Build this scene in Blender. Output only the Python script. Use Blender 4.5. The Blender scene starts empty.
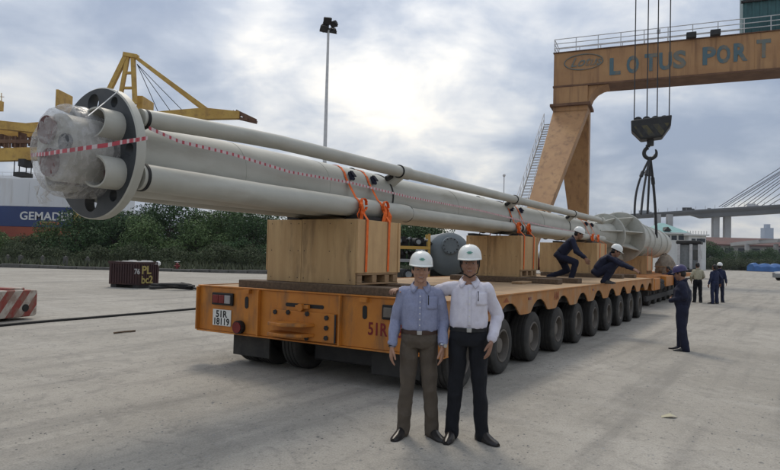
import bpy, bmesh, math, random
from mathutils import Vector, Matrix, Euler, noise
import numpy as np
random.seed(7)
PI = math.pi
scene = bpy.context.scene
COL = scene.collection
V = Vector

# ------------------------------------------------------------------ camera
F_PX, IMG_W, IMG_H, CAM_H = 622.0, 780.0, 470.0, 1.65
PITCH, ROLL = math.atan(20.5 / F_PX), math.radians(1.43)
fw = V((0, math.cos(PITCH), math.sin(PITCH)))
r0 = V((1, 0, 0)); u0 = r0.cross(fw)
rt = r0 * math.cos(ROLL) + u0 * math.sin(ROLL)
up = u0 * math.cos(ROLL) - r0 * math.sin(ROLL)
CAM = V((0, 0, CAM_H))
cd = bpy.data.cameras.new('camera'); cam = bpy.data.objects.new('camera', cd); COL.objects.link(cam)
cd.sensor_width = 36; cd.lens = 36 * F_PX / IMG_W; cd.clip_start = .05; cd.clip_end = 6000
cam.matrix_world = Matrix(((rt.x, up.x, -fw.x, 0), (rt.y, up.y, -fw.y, 0), (rt.z, up.z, -fw.z, CAM_H), (0, 0, 0, 1)))
scene.camera = cam
scene.view_settings.view_transform = 'Standard'; scene.view_settings.look = 'None'
scene.view_settings.exposure = 0.12; scene.view_settings.gamma = 1.0

def ray(x, y): return (fw * F_PX + rt * (x - IMG_W / 2) - up * (y - IMG_H / 2)) / F_PX
def at(x, y, Y):
    d = ray(x, y); return CAM + d * (Y / d.y)
def onz(x, y, z=0.0):
    d = ray(x, y); return CAM + d * ((z - CAM_H) / d.z)

# ------------------------------------------------------------------ world: overcast sky
SUN_EL, SUN_AZ = math.radians(52), math.radians(-12)      # azimuth from +Y, clockwise positive
sun_dir = V((math.sin(SUN_AZ) * math.cos(SUN_EL), math.cos(SUN_AZ) * math.cos(SUN_EL), math.sin(SUN_EL)))
w = bpy.data.worlds.new('World'); scene.world = w; w.use_nodes = True
nt = w.node_tree; nt.nodes.clear()
def N(t, **k):
    n = nt.nodes.new(t)
    for a, b in k.items(): setattr(n, a, b)
    return n
Lk = nt.links.new
out = N('ShaderNodeOutputWorld'); mixs = N('ShaderNodeMixShader')
sky = N('ShaderNodeTexSky'); sky.sky_type = 'NISHITA'; sky.sun_disc = False
sky.sun_elevation = SUN_EL; sky.sun_rotation = SUN_AZ; sky.air_density = 1.2; sky.dust_density = 2.5
bg1 = N('ShaderNodeBackground'); bg1.inputs[1].default_value = .09; Lk(sky.outputs[0], bg1.inputs[0])
bg2 = N('ShaderNodeBackground'); bg2.inputs[1].default_value = 1.0
tc = N('ShaderNodeTexCoord'); sep = N('ShaderNodeSeparateXYZ'); Lk(tc.outputs['Generated'], sep.inputs[0])
def M(op, a, b=None, c=None):
    n = N('ShaderNodeMath', operation=op)
    for i, x in enumerate((a, b, c)):
        if x is None: continue
        if isinstance(x, (int, float)): n.inputs[i].default_value = x
        else: Lk(x, n.inputs[i])
    return n.outputs[0]
zz = M('ADD', M('MAXIMUM', sep.outputs[2], 0.0), .30)
px_ = M('DIVIDE', sep.outputs[0], zz); py_ = M('DIVIDE', sep.outputs[1], zz)
cmb = N('ShaderNodeCombineXYZ'); Lk(px_, cmb.inputs[0]); Lk(py_, cmb.inputs[1]); cmb.inputs[2].default_value = 3.1
def wnoise(scale, det, rough, off, dist=0.0):
    mp = N('ShaderNodeMapping'); mp.inputs[1].default_value = off
    Lk(cmb.outputs[0], mp.inputs[0])
    n = N('ShaderNodeTexNoise'); n.inputs['Scale'].default_value = scale; n.inputs['Detail'].default_value = det
    n.inputs['Roughness'].default_value = rough; n.inputs['Distortion'].default_value = dist
    Lk(mp.outputs[0], n.inputs['Vector']); return n.outputs[0]
n1 = wnoise(.95, 5, .5, (1.7, 4.3, 0), .3)
n2 = wnoise(3.2, 8, .55, (7.7, 1.3, 0), .25)
comb = M('ADD', M('MULTIPLY', n1, .60), M('MULTIPLY', n2, .46))
def mass(x, y, k, amt):
    global comb
    dn = N('ShaderNodeVectorMath', operation='DOT_PRODUCT'); dn.inputs[1].default_value = (at(x, y, 100) - CAM).normalized(); Lk(tc.outputs['Generated'], dn.inputs[0])
    comb = M('MULTIPLY_ADD', M('POWER', M('MAXIMUM', dn.outputs['Value'], 0.0), k), amt, comb)
for a_ in ((255, 78, 320, .03), (320, 98, 420, .02), (385, 85, 420, .028), (455, 108, 320, .03), (495, 165, 300, .03), (180, 60, 400, .02), (530, 40, 260, .02), (30, 90, 200, .03), (90, 15, 70, -.075), (690, 160, 60, -.06), (620, 110, 120, -.03), (215, 100, 160, -.045), (590, 20, 160, -.03), (330, 140, 200, -.02), (720, 10, 120, .02)): mass(*a_)
comb = M('SUBTRACT', comb, .034)
ramp = N('ShaderNodeValToRGB'); Lk(comb, ramp.inputs[0])
el = ramp.color_ramp.elements
el[0].position = .37; el[0].color = (.26, .315, .42, 1)
el[1].position = .645; el[1].color = (.87, .81, .70, 1)
e = el.new(.47); e.color = (.38, .43, .515, 1)
e = el.new(.55); e.color = (.57, .585, .605, 1)
# the bright, slightly warm glow of the sun through thin cloud
dotn = N('ShaderNodeVectorMath', operation='DOT_PRODUCT')
gl = at(430, 90, 100) - CAM; gl.normalize()
gdir = (gl + sun_dir * .45).normalized()
dotn.inputs[1].default_value = gdir; Lk(tc.outputs['Generated'], dotn.inputs[0])
glow = M('POWER', M('MAXIMUM', dotn.outputs['Value'], 0.0), 7.0)
glowmix = N('ShaderNodeMix', data_type='RGBA', blend_type='ADD')
Lk(M('MULTIPLY', glow, M('MULTIPLY_ADD', comb, 1.3, -.53)), glowmix.inputs[0])
Lk(ramp.outputs[0], glowmix.inputs[6]); glowmix.inputs[7].default_value = (1.0, .93, .81, 1); glowmix.clamp_factor = True
# overcast skies are brighter overhead than at the horizon
zen = N('ShaderNodeMix', data_type='RGBA', blend_type='MULTIPLY'); zen.inputs[0].default_value = 1
zf = M('MULTIPLY_ADD', M('MAXIMUM', sep.outputs[2], 0.0), .85, .97)
cz = N('ShaderNodeCombineXYZ'); [Lk(zf, cz.inputs[i]) for i in range(3)]
Lk(glowmix.outputs[2], zen.inputs[6]); Lk(cz.outputs[0], zen.inputs[7])
Lk(zen.outputs[2], bg2.inputs[0])
mixs.inputs[0].default_value = .88
Lk(bg1.outputs[0], mixs.inputs[1]); Lk(bg2.outputs[0], mixs.inputs[2]); Lk(mixs.outputs[0], out.inputs[0])

sd = bpy.data.lights.new('sun', 'SUN'); sd.energy = 1.3; sd.angle = math.radians(14); sd.color = (1, .91, .78)
so = bpy.data.objects.new('sun', sd); COL.objects.link(so)
so.rotation_euler = sun_dir.to_track_quat('Z', 'Y').to_euler()

# ------------------------------------------------------------------ materials
def material(name, c1, c2=None, rough=.6, scale=4.0, bump=.0, bscale=40.0, metal=0.0, stretch=(1, 1, 1), stain=None, st_scale=1.5,
             st_amt=.5, st_stretch=(1, 1, 1), spec=.4, detail=6, contrast=(.35, .65), island=0.0):
    m = bpy.data.materials.new(name); m.use_nodes = True; t = m.node_tree; p = t.nodes['Principled BSDF']
    def n_(k, **kw):
        q = t.nodes.new(k)
        for a, b in kw.items(): setattr(q, a, b)
        return q
    co = n_('ShaderNodeTexCoord')
    def nz(sc, st, det, off):
        mp = n_('ShaderNodeMapping'); mp.inputs[3].default_value = st; mp.inputs[1].default_value = (off, off * .7, off * .3)
        t.links.new(co.outputs['Object'], mp.inputs[0])
        q = n_('ShaderNodeTexNoise'); q.inputs['Scale'].default_value = sc; q.inputs['Detail'].default_value = det
        q.inputs['Roughness'].default_value = .6
        t.links.new(mp.outputs[0], q.inputs['Vector']); return q.outputs[0]
    c2 = c2 or tuple(x * .75 for x in c1)
    r = n_('ShaderNodeValToRGB'); r.color_ramp.elements[0].position = contrast[0]; r.color_ramp.elements[1].position = contrast[1]
    r.color_ramp.elements[0].color = (*c2, 1); r.color_ramp.elements[1].color = (*c1, 1)
    t.links.new(nz(scale, stretch, detail, 3.0), r.inputs[0]); colr = r.outputs[0]
    if island:
        g = n_('ShaderNodeNewGeometry'); hs = n_('ShaderNodeHueSaturation')
        mr = n_('ShaderNodeMapRange'); mr.inputs[3].default_value = 1 - island; mr.inputs[4].default_value = 1 + island
        t.links.new(g.outputs['Random Per Island'], mr.inputs[0]); t.links.new(mr.outputs[0], hs.inputs['Value'])
        t.links.new(colr, hs.inputs['Color']); colr = hs.outputs[0]
    if stain:
        r2 = n_('ShaderNodeValToRGB'); r2.color_ramp.elements[0].position = .5; r2.color_ramp.elements[1].position = .72
        r2.color_ramp.elements[0].color = (0, 0, 0, 1); r2.color_ramp.elements[1].color = (st_amt, st_amt, st_amt, 1)
        t.links.new(nz(st_scale, st_stretch, 8, 11.0), r2.inputs[0])
        mx = n_('ShaderNodeMix', data_type='RGBA'); t.links.new(r2.outputs[0], mx.inputs[0]); t.links.new(colr, mx.inputs[6])
        mx.inputs[7].default_value = (*stain, 1); colr = mx.outputs[2]
    t.links.new(colr, p.inputs['Base Color'])
    p.inputs['Roughness'].default_value = rough; p.inputs['Metallic'].default_value = metal
    p.inputs['Specular IOR Level'].default_value = spec
    if bump:
        b = n_('ShaderNodeBump'); b.inputs['Strength'].default_value = bump; b.inputs['Distance'].default_value = .02
        t.links.new(nz(bscale, (1, 1, 1), 5, 23.0), b.inputs['Height']); t.links.new(b.outputs[0], p.inputs['Normal'])
    return m

MT = {}
def mk(k, *a, **kw): MT[k] = material(k, *a, **kw)
mk('pipe_paint', (.44, .435, .385), (.38, .376, .33), rough=.5, scale=1.3, stain=(.27, .24, .19), st_scale=2.4, st_amt=.5, st_stretch=(.5, 2, 2), bump=.05)
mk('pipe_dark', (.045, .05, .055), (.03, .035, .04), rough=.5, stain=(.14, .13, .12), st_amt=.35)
mk('seam_black', (.02, .02, .02), rough=.7)
mk('trailer_yellow', (.53, .20, .028), (.44, .155, .021), rough=.5, scale=2.5, stain=(.15, .085, .045), st_scale=3.2, st_amt=.85, st_stretch=(1.5, 1.5, .4), bump=.08, bscale=25)
mk('deck_yellow', (.40, .275, .16), (.30, .20, .115), rough=.85, scale=2.2, stain=(.15, .11, .075), st_scale=2.6, st_amt=.75, bump=.25)
mk('rusty_orange', (.50, .19, .035), (.36, .13, .03), rough=.7, stain=(.07, .045, .03), st_amt=.8, st_scale=4)
mk('dark_steel', (.035, .033, .032), (.02, .02, .02), rough=.7, bump=.1)
mk('tyre_rubber', (.040, .038, .035), (.028, .027, .025), rough=.85, stain=(.085, .078, .068), st_amt=.55, st_scale=4, bump=.1)
mk('rim_steel', (.15, .132, .112), (.10, .088, .075), rough=.7, stain=(.12, .1, .08), st_amt=.5, st_scale=6)
mk('skirt_dusty', (.43, .19, .055), (.34, .15, .045), rough=.7, scale=2.5, stain=(.33, .24, .15), st_scale=3.0, st_amt=.8, st_stretch=(1.2, 1, .6), bump=.1)
mk('plywood', (.50, .335, .165), (.40, .255, .12), rough=.75, scale=3, stretch=(3, 3, .35), stain=(.16, .105, .06), st_scale=2.6, st_amt=.75, st_stretch=(2, 2, .5), bump=.08)
mk('plywood_pale', (.55, .36, .175), (.46, .29, .14), rough=.75, scale=3, stretch=(3, 3, .35), stain=(.3, .18, .09), st_scale=2, st_amt=.4, bump=.08)
mk('timber_dark', (.14, .095, .06), (.085, .058, .038), rough=.85, scale=5, stretch=(.4, 4, 4), bump=.25)
mk('timber_pale', (.36, .24, .13), (.26, .16, .085), rough=.85, scale=5, stretch=(.4, 4, 4), bump=.2)
mk('strap_orange', (.85, .17, .03), (.68, .12, .02), rough=.8, scale=20, bump=.1)
mk('tape_red', (.45, .06, .08), rough=.4); mk('tape_white', (.58, .48, .48), rough=.4)
mk('hub_red', (.13, .045, .04), (.09, .03, .028), rough=.6)
mk('black', (.012, .012, .013), rough=.6); mk('white_paint', (.72, .72, .70), (.62, .62, .6), rough=.5, stain=(.35, .3, .25), st_amt=.4)
mk('plate_white', (.74, .74, .70), (.6, .6, .56), rough=.4); mk('tail_red', (.17, .016, .016), rough=.2); mk('tail_clear', (.35, .33, .33), rough=.15)
mk('dark_red_paint', (.19, .012, .015), rough=.6); mk('faint_red_paint', (.30, .085, .03), rough=.7)
mk('letter_faded', (.13, .155, .145), (.24, .165, .10), rough=.7, scale=1.2, contrast=(.35, .55))
mk('gantry_yellow', (.40, .225, .10), (.33, .175, .078), rough=.65, scale=.5, stain=(.13, .065, .035), st_scale=1.1, st_amt=.65, st_stretch=(2.2, 2.2, .14), bump=.05, bscale=3)
mk('gantry_rust', (.17, .09, .05), (.11, .055, .033), rough=.8, scale=1, stretch=(1, 1, .2))
mk('letter_blue', (.085, .14, .16), (.19, .155, .11), rough=.7, scale=1.6, contrast=(.3, .5))
mk('rail_grey', (.55, .56, .56), (.45, .45, .45), rough=.5)
mk('teal_cladding', (.035, .11, .115), (.028, .085, .09), rough=.5, scale=2)
mk('crane_yellow', (.56, .36, .085), (.45, .27, .06), rough=.6, scale=.4, stain=(.2, .1, .035), st_scale=1.2, st_amt=.6)
mk('hook_black', (.022, .022, .022), (.015, .015, .015), rough=.5); mk('hook_yellow', (.10, .085, .02), (.06, .05, .015), rough=.6)
mk('wire_rope', (.04, .04, .042), rough=.6, metal=.3)
mk('navy', (.010, .013, .034), (.007, .009, .024), rough=.85, scale=8, bump=.5, bscale=12)
mk('navy_b', (.017, .024, .062), (.012, .017, .045), rough=.85, scale=8, bump=.5, bscale=12)
mk('skin', (.38, .215, .145), (.31, .165, .105), rough=.55, scale=12); mk('skin_dark', (.29, .155, .10), (.23, .118, .075), rough=.55, scale=12)
mk('hair_black', (.012, .010, .010), rough=.5)
mk('helmet_white', (.76, .77, .73), (.70, .71, .68), rough=.3); mk('helmet_purple', (.055, .045, .13), rough=.35)
mk('logo_green', (.06, .33, .25), rough=.5)
mk('shirt_blue', (.265, .285, .40), (.225, .245, .355), rough=.85, scale=60, bump=.5, bscale=13)
mk('shirt_white', (.64, .62, .68), (.56, .54, .61), rough=.85, scale=10, bump=.5, bscale=13)
mk('shirt_cream', (.45, .42, .30), (.39, .36, .25), rough=.85)
mk('trouser_brown', (.10, .080, .060), (.078, .062, .047), rough=.9, scale=9, bump=.5, bscale=12)
mk('trouser_black', (.009, .010, .014), (.006, .007, .010), rough=.9, scale=9, bump=.5, bscale=12)
mk('shoe_black', (.022, .019, .018), (.014, .012, .012), rough=.35); mk('shoe_grey', (.06, .055, .05), rough=.7)
mk('belt_brown', (.06, .03, .018), rough=.5); mk('metal_bright', (.5, .5, .5), rough=.3, metal=.9)
mk('eye_white', (.34, .30, .28), rough=.4); mk('lip', (.24, .10, .08), rough=.5)
mk('concrete', (.36, .355, .34), (.28, .275, .265), rough=.85, scale=.8, stain=(.16, .155, .145), st_scale=.7, st_amt=.6, bump=.1)
mk('concrete_far', (.33, .33, .33), (.26, .26, .26), rough=.85, scale=.1)
mk('bridge_grey', (.12, .125, .13), (.09, .095, .10), rough=.8, scale=.05)
mk('stone_dark', (.13, .125, .115), (.08, .078, .07), rough=.9, scale=2, bump=.4)
mk('ship_white', (.72, .73, .74), (.64, .655, .67), rough=.5, scale=.08, stain=(.5, .44, .38), st_scale=.35, st_amt=.4, st_stretch=(2, 2, .25))
mk('ship_blue', (.028, .055, .17), (.022, .042, .13), rough=.5, scale=.1); mk('ship_red', (.33, .075, .035), (.25, .055, .03), rough=.6, scale=.2)
mk('orange_paint', (.65, .22, .04), rough=.6)
mk('bin_maroon', (.052, .022, .022), (.033, .017, .017), rough=.8, scale=2, stain=(.11, .05, .03), st_amt=.6, st_scale=3, bump=.15)
mk('graffiti_yellow', (.40, .32, .10), (.25, .2, .07), rough=.8, scale=8, contrast=(.35, .5)); mk('graffiti_white', (.38, .37, .36), rough=.8)
mk('roof_teal', (.24, .42, .40), (.20, .35, .34), rough=.7, scale=1); mk('house_white', (.62, .62, .6), (.54, .54, .52), rough=.7, scale=.5)
mk('window_dark', (.03, .037, .045), rough=.15); mk('roof_rust', (.13, .06, .05), (.09, .045, .04), rough=.8, scale=.2)
mk('tarp_blue', (.04, .14, .36), (.03, .1, .27), rough=.5, scale=.6, bump=.3, bscale=2); mk('tank_grey', (.14, .165, .175), (.115, .135, .145), rough=.5, scale=2)
mk('vehicle_white', (.6, .6, .6), rough=.4); mk('vehicle_grey', (.25, .27, .28), rough=.35); mk('glass_dark', (.02, .025, .03), rough=.08, spec=.6)
mk('hydrant_red', (.20, .025, .025), rough=.5); mk('bark', (.07, .055, .04), (.045, .035, .028), rough=.9, scale=6)
mk('hose_black', (.02, .02, .02), rough=.7)
mk('leaf_dark', (.062, .108, .042), (.036, .068, .028), rough=.75, scale=.5, island=.4, spec=.2)
mk('leaf_mid', (.11, .165, .06), (.066, .108, .04), rough=.75, scale=.5, island=.4, spec=.2)
mk('leaf_olive', (.085, .103, .052), (.056, .072, .037), rough=.8, spec=.2, scale=.5, island=.4)
mk('weed', (.105, .115, .065), (.07, .082, .045), rough=.8, scale=.6, island=.4)
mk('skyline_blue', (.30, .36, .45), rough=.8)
mk('tan_cloth', (.25, .2, .15), (.15, .12, .09), rough=.9, scale=6); mk('machine_red', (.16, .06, .05), rough=.6)

def stripe_mat(name, a, b, period, ang, axis='XZ', wear=(.2, .12, .09)):
    m = bpy.data.materials.new(name); m.use_nodes = True; t = m.node_tree; p = t.nodes['Principled BSDF']
    co = t.nodes.new('ShaderNodeTexCoord'); s = t.nodes.new('ShaderNodeSeparateXYZ'); t.links.new(co.outputs['Object'], s.inputs[0])
    def mm(op, x, y):
        q = t.nodes.new('ShaderNodeMath'); q.operation = op
        for i, z in enumerate((x, y)):
            if isinstance(z, (int, float)): q.inputs[i].default_value = z
            else: t.links.new(z, q.inputs[i])
        return q.outputs[0]
    idx = {'X': 0, 'Y': 1, 'Z': 2}
    su = mm('ADD', mm('MULTIPLY', s.outputs[idx[axis[0]]], math.cos(ang)), mm('MULTIPLY', s.outputs[idx[axis[1]]], math.sin(ang)))
    fr = mm('GREATER_THAN', mm('FRACT', mm('DIVIDE', mm('ADD', su, 100.0), period), 0.0), .5)
    mx = t.nodes.new('ShaderNodeMix'); mx.data_type = 'RGBA'; t.links.new(fr, mx.inputs[0])
    mx.inputs[6].default_value = (*a, 1); mx.inputs[7].default_value = (*b, 1)
    nz = t.nodes.new('ShaderNodeTexNoise'); nz.inputs['Scale'].default_value = 5; nz.inputs['Detail'].default_value = 8
    t.links.new(co.outputs['Object'], nz.inputs['Vector'])
    rp = t.nodes.new('ShaderNodeValToRGB'); rp.color_ramp.elements[0].position = .44; rp.color_ramp.elements[1].position = .58
    t.links.new(nz.outputs[0], rp.inputs[0]); mul = mm('MULTIPLY', rp.outputs[0], .75)
    m2 = t.nodes.new('ShaderNodeMix'); m2.data_type = 'RGBA'; t.links.new(mul, m2.inputs[0]); t.links.new(mx.outputs[2], m2.inputs[6])
    m2.inputs[7].default_value = (*wear, 1); t.links.new(m2.outputs[2], p.inputs['Base Color']); p.inputs['Roughness'].default_value = .7
    MT[name] = m
stripe_mat('chevron_red_white', (.23, .04, .03), (.40, .36, .31), .34, math.radians(-38))
stripe_mat('hook_stripes', (.016, .016, .016), (.075, .064, .026), .42, math.radians(35), wear=(.03, .03, .03))

def film_mat():
    m = bpy.data.materials.new('plastic_film'); m.use_nodes = True; t = m.node_tree; p = t.nodes['Principled BSDF']
    o = t.nodes['Material Output']; tr = t.nodes.new('ShaderNodeBsdfTransparent'); mx = t.nodes.new('ShaderNodeMixShader')
    co = t.nodes.new('ShaderNodeTexCoord'); nz = t.nodes.new('ShaderNodeTexNoise'); nz.inputs['Scale'].default_value = 16; nz.inputs['Detail'].default_value = 7
    nz.inputs['Distortion'].default_value = .5
    mpp = t.nodes.new('ShaderNodeMapping'); mpp.inputs[3].default_value = (1.6, .35, .9); mpp.inputs[2].default_value = (.6, .3, .2); t.links.new(co.outputs['Object'], mpp.inputs[0]); t.links.new(mpp.outputs[0], nz.inputs['Vector'])
    mr = t.nodes.new('ShaderNodeMapRange'); mr.inputs[1].default_value = .38; mr.inputs[2].default_value = .62; mr.inputs[3].default_value = .26; mr.inputs[4].default_value = .52
    t.links.new(nz.outputs[0], mr.inputs[0]); t.links.new(mr.outputs[0], mx.inputs[0])
    p.inputs['Base Color'].default_value = (.50, .49, .475, 1); p.inputs['Roughness'].default_value = .25; p.inputs['Specular IOR Level'].default_value = .6
    b = t.nodes.new('ShaderNodeBump'); b.inputs['Strength'].default_value = .35; b.inputs['Distance'].default_value = .02
    t.links.new(nz.outputs[0], b.inputs['Height']); t.links.new(b.outputs[0], p.inputs['Normal'])
    t.links.new(tr.outputs[0], mx.inputs[1]); t.links.new(p.outputs[0], mx.inputs[2]); t.links.new(mx.outputs[0], o.inputs[0])
    MT['plastic_film'] = m
film_mat()

# ------------------------------------------------------------------ mesh helpers
class MB:
    def __init__(s): s.v, s.f, s.m = [], [], []
    def add(s, vs, fs, mi=0):
        b = len(s.v); s.v += [V(x) for x in vs]
        for f in fs: s.f.append([i + b for i in f]); s.m.append(mi)
        return s
    def hexa(s, p, mi=0):   # p: 4 bottom, 4 top (same winding)
        return s.add(p, [(3, 2, 1, 0), (4, 5, 6, 7), (0, 1, 5, 4), (1, 2, 6, 5), (2, 3, 7, 6), (3, 0, 4, 7)], mi)
    def box(s, lo, hi, mi=0):
        (a, b, c), (d, e, f) = lo, hi
        return s.hexa([(a, b, c), (d, b, c), (d, e, c), (a, e, c), (a, b, f), (d, b, f), (d, e, f), (a, e, f)], mi)
    def bar(s, p, q, w, h, mi=0, upv=(0, 0, 1)):
        p, q = V(p), V(q); d = (q - p).normalized(); u = V(upv)
        if abs(d.dot(u)) > .98: u = V((0, 1, 0))
        x = d.cross(u).normalized() * (w / 2); y = x.cross(d).normalized() * (h / 2)
        return s.hexa([p - x - y, p + x - y, q + x - y, q - x - y, p - x + y, p + x + y, q + x + y, q - x + y], mi)
    def rings(s, rings, mi=0, caps=True, closed=False):
        n = len(rings[0]); vs = [x for r in rings for x in r]; fs = []
        k = len(rings)
        for i in range(k if closed else k - 1):
            for j in range(n):
                fs.append((i * n + j, i * n + (j + 1) % n, ((i + 1) % k) * n + (j + 1) % n, ((i + 1) % k) * n + j))
        if caps and not closed:
            fs.append(tuple(range(n - 1, -1, -1))); fs.append(tuple((k - 1) * n + j for j in range(n)))
        return s.add(vs, fs, mi)
    def cyl(s, p, q, r, r2=None, n=12, mi=0, caps=True):
        p, q = V(p), V(q); d = (q - p).normalized(); r2 = r if r2 is None else r2
        x = d.orthogonal().normalized(); y = d.cross(x)
        R = lambda c, rr: [c + (x * math.cos(2 * PI * j / n) + y * math.sin(2 * PI * j / n)) * rr for j in range(n)]
        return s.rings([R(p, r), R(q, r2)], mi, caps)
    def tube(s, pts, r, n=8, mi=0, closed=False):
        pts = [V(p) for p in pts]; rr = r if isinstance(r, (list, tuple)) else [r] * len(pts); rs = []; x = None
        for i, p in enumerate(pts):
            a = pts[i - 1] if (i > 0 or closed) else p; b = pts[(i + 1) % len(pts)] if (i < len(pts) - 1 or closed) else p
            d = (b - a).normalized()
            if x is None: x = d.orthogonal().normalized()
            x = (x - d * x.dot(d)).normalized(); y = d.cross(x)
            rs.append([p + (x * math.cos(2 * PI * j / n) + y * math.sin(2 * PI * j / n)) * rr[i] for j in range(n)])
        return s.rings(rs, mi, True, closed)
    def lathe(s, prof, c=(0, 0, 0), axis='Z', n=24, mi=0, sx=1, sy=1):   # prof (r, h)
        c = V(c); rs = []
        for r, h in prof:
            ring = []
            for j in range(n):
                a = 2 * PI * j / n; x, y = math.cos(a) * max(r, 1e-4) * sx, math.sin(a) * max(r, 1e-4) * sy
                ring.append(c + V({'Z': (x, y, h), 'X': (h, x, y), 'Y': (y, h, x)}[axis]))
            rs.append(ring)
        return s.rings(rs, mi, True)
    def sphere(s, c, r, n=12, mi=0, rot=None):
        c = V(c); rad = V((r, r, r)) if isinstance(r, (int, float)) else V(r); rs = []
        for i in range(1, n // 2 + 1):
            t = PI * (i - .5) / (n // 2)
            ring = []
            for j in range(n):
                a = 2 * PI * j / n; p = V((math.sin(t) * math.cos(a) * rad.x, math.sin(t) * math.sin(a) * rad.y, -math.cos(t) * rad.z))
                ring.append(c + (rot @ p if rot else p))
            rs.append(ring)
        return s.rings(rs, mi, True)
    def prism(s, poly, fn, d0, d1, mi=0):   # poly: (a, b); fn(a, b, d) -> point
        n = len(poly); vs = [fn(a, b, d0) for a, b in poly] + [fn(a, b, d1) for a, b in poly]
        fs = [tuple(range(n - 1, -1, -1)), tuple(range(n, 2 * n))] + [(i, (i + 1) % n, (i + 1) % n + n, i + n) for i in range(n)]
        return s.add(vs, fs, mi)
    def mesh(s, name, mats, smooth=None):
        me = bpy.data.meshes.new(name); me.from_pydata([tuple(x) for x in s.v], [], s.f); me.update()
        for k in (mats if isinstance(mats, (list, tuple)) else [mats]): me.materials.append(MT[k])
        me.polygons.foreach_set('material_index', s.m)
        bm = bmesh.new(); bm.from_mesh(me); bmesh.ops.recalc_face_normals(bm, faces=bm.faces); bm.to_mesh(me); bm.free()
        if smooth is not None:
            me.shade_smooth(); me.set_sharp_from_angle(angle=math.radians(smooth))
        return me
    def build(s, name, mats, parent=None, smooth=None, bevel=None, loc=None, rotz=0):
        o = bpy.data.objects.new(name, s.mesh(name, mats, smooth)); COL.objects.link(o)
        if parent: o.parent = parent
        if loc is not None: o.location = loc
        if rotz: o.rotation_euler.z = rotz
        if bevel:
            b = o.modifiers.new('bevel', 'BEVEL'); b.width = bevel; b.segments = 2; b.limit_method = 'ANGLE'; b.angle_limit = math.radians(35)
            if smooth is None: o.data.shade_smooth(); o.data.set_sharp_from_angle(angle=math.radians(40))
        return o

def tag(o, label=None, cat=None, group=None, kind=None):
    if label: o['label'] = label
    if cat: o['category'] = cat
    if group: o['group'] = group
    if kind: o['kind'] = kind
    return o
def thing(name, label, cat, loc=(0, 0, 0), rotz=0.0, group=None):
    o = bpy.data.objects.new(name, None); COL.objects.link(o); o.empty_display_size = .3
    o.location = loc; o.rotation_euler = (0, 0, rotz); return tag(o, label, cat, group)
def part(name, me, parent, loc=(0, 0, 0), rot=(0, 0, 0), scale=(1, 1, 1)):
    o = bpy.data.objects.new(name, me); COL.objects.link(o); o.parent = parent; o.location = loc; o.rotation_euler = rot; o.scale = scale; return o
def dup(o, parent=None):
    c = o.copy(); COL.objects.link(c)
    if parent: c.parent = parent
    for ch in list(o.children): dup(ch, c)
    return c
def text(name, body, mat, parent, pos, xdir, ydir, size, ext=.003, bold=0.0, shear=0.0, space=1.0, align='LEFT', sx=1.0):
    cu = bpy.data.curves.new(name, 'FONT'); cu.body = body; cu.size = size; cu.extrude = ext; cu.offset = bold; cu.shear = shear
    cu.space_character = space; cu.align_x = align; cu.materials.append(MT[mat]); cu.resolution_u = 3
    t_ = bpy.data.objects.new(name, cu); COL.objects.link(t_)
    me = bpy.data.meshes.new_from_object(t_.evaluated_get(bpy.context.evaluated_depsgraph_get())); bpy.data.objects.remove(t_)
    o = bpy.data.objects.new(name, me); COL.objects.link(o); o.parent = parent
    x, y = V(xdir).normalized(), V(ydir).normalized(); z = x.cross(y)
    m = Matrix((x, y, z)).transposed().to_4x4(); m = m @ Matrix.Diagonal((sx, 1, 1, 1)); m.translation = V(pos); o.matrix_local = m
    return o
def arc(c, r, a0, a1, n, plane='XZ'):
    o = []
    for i in range(n + 1):
        a = a0 + (a1 - a0) * i / n; x, y = math.cos(a) * r, math.sin(a) * r
        o.append(V(c) + V({'XZ': (x, 0, y), 'YZ': (0, x, y), 'XY': (x, y, 0)}[plane]))
    return o

# the trailer's own axes: u along it, v to the right of its heading, z up
TD, TN = V((.5215, .8533, 0)), V((.8533, -.5215, 0)); TA = math.atan2(TD.y, TD.x)
def L(u, v, z=0.0): return TD * u + TN * v + V((0, 0, z))
class Fr:
    def __init__(s, u, v, z=0.0): s.u, s.v, s.z = u, v, z
    def __call__(s, u, v, z): return V((u - s.u, s.v - v, z - s.z))
    @property
    def loc(s): return L(s.u, s.v, s.z)

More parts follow.
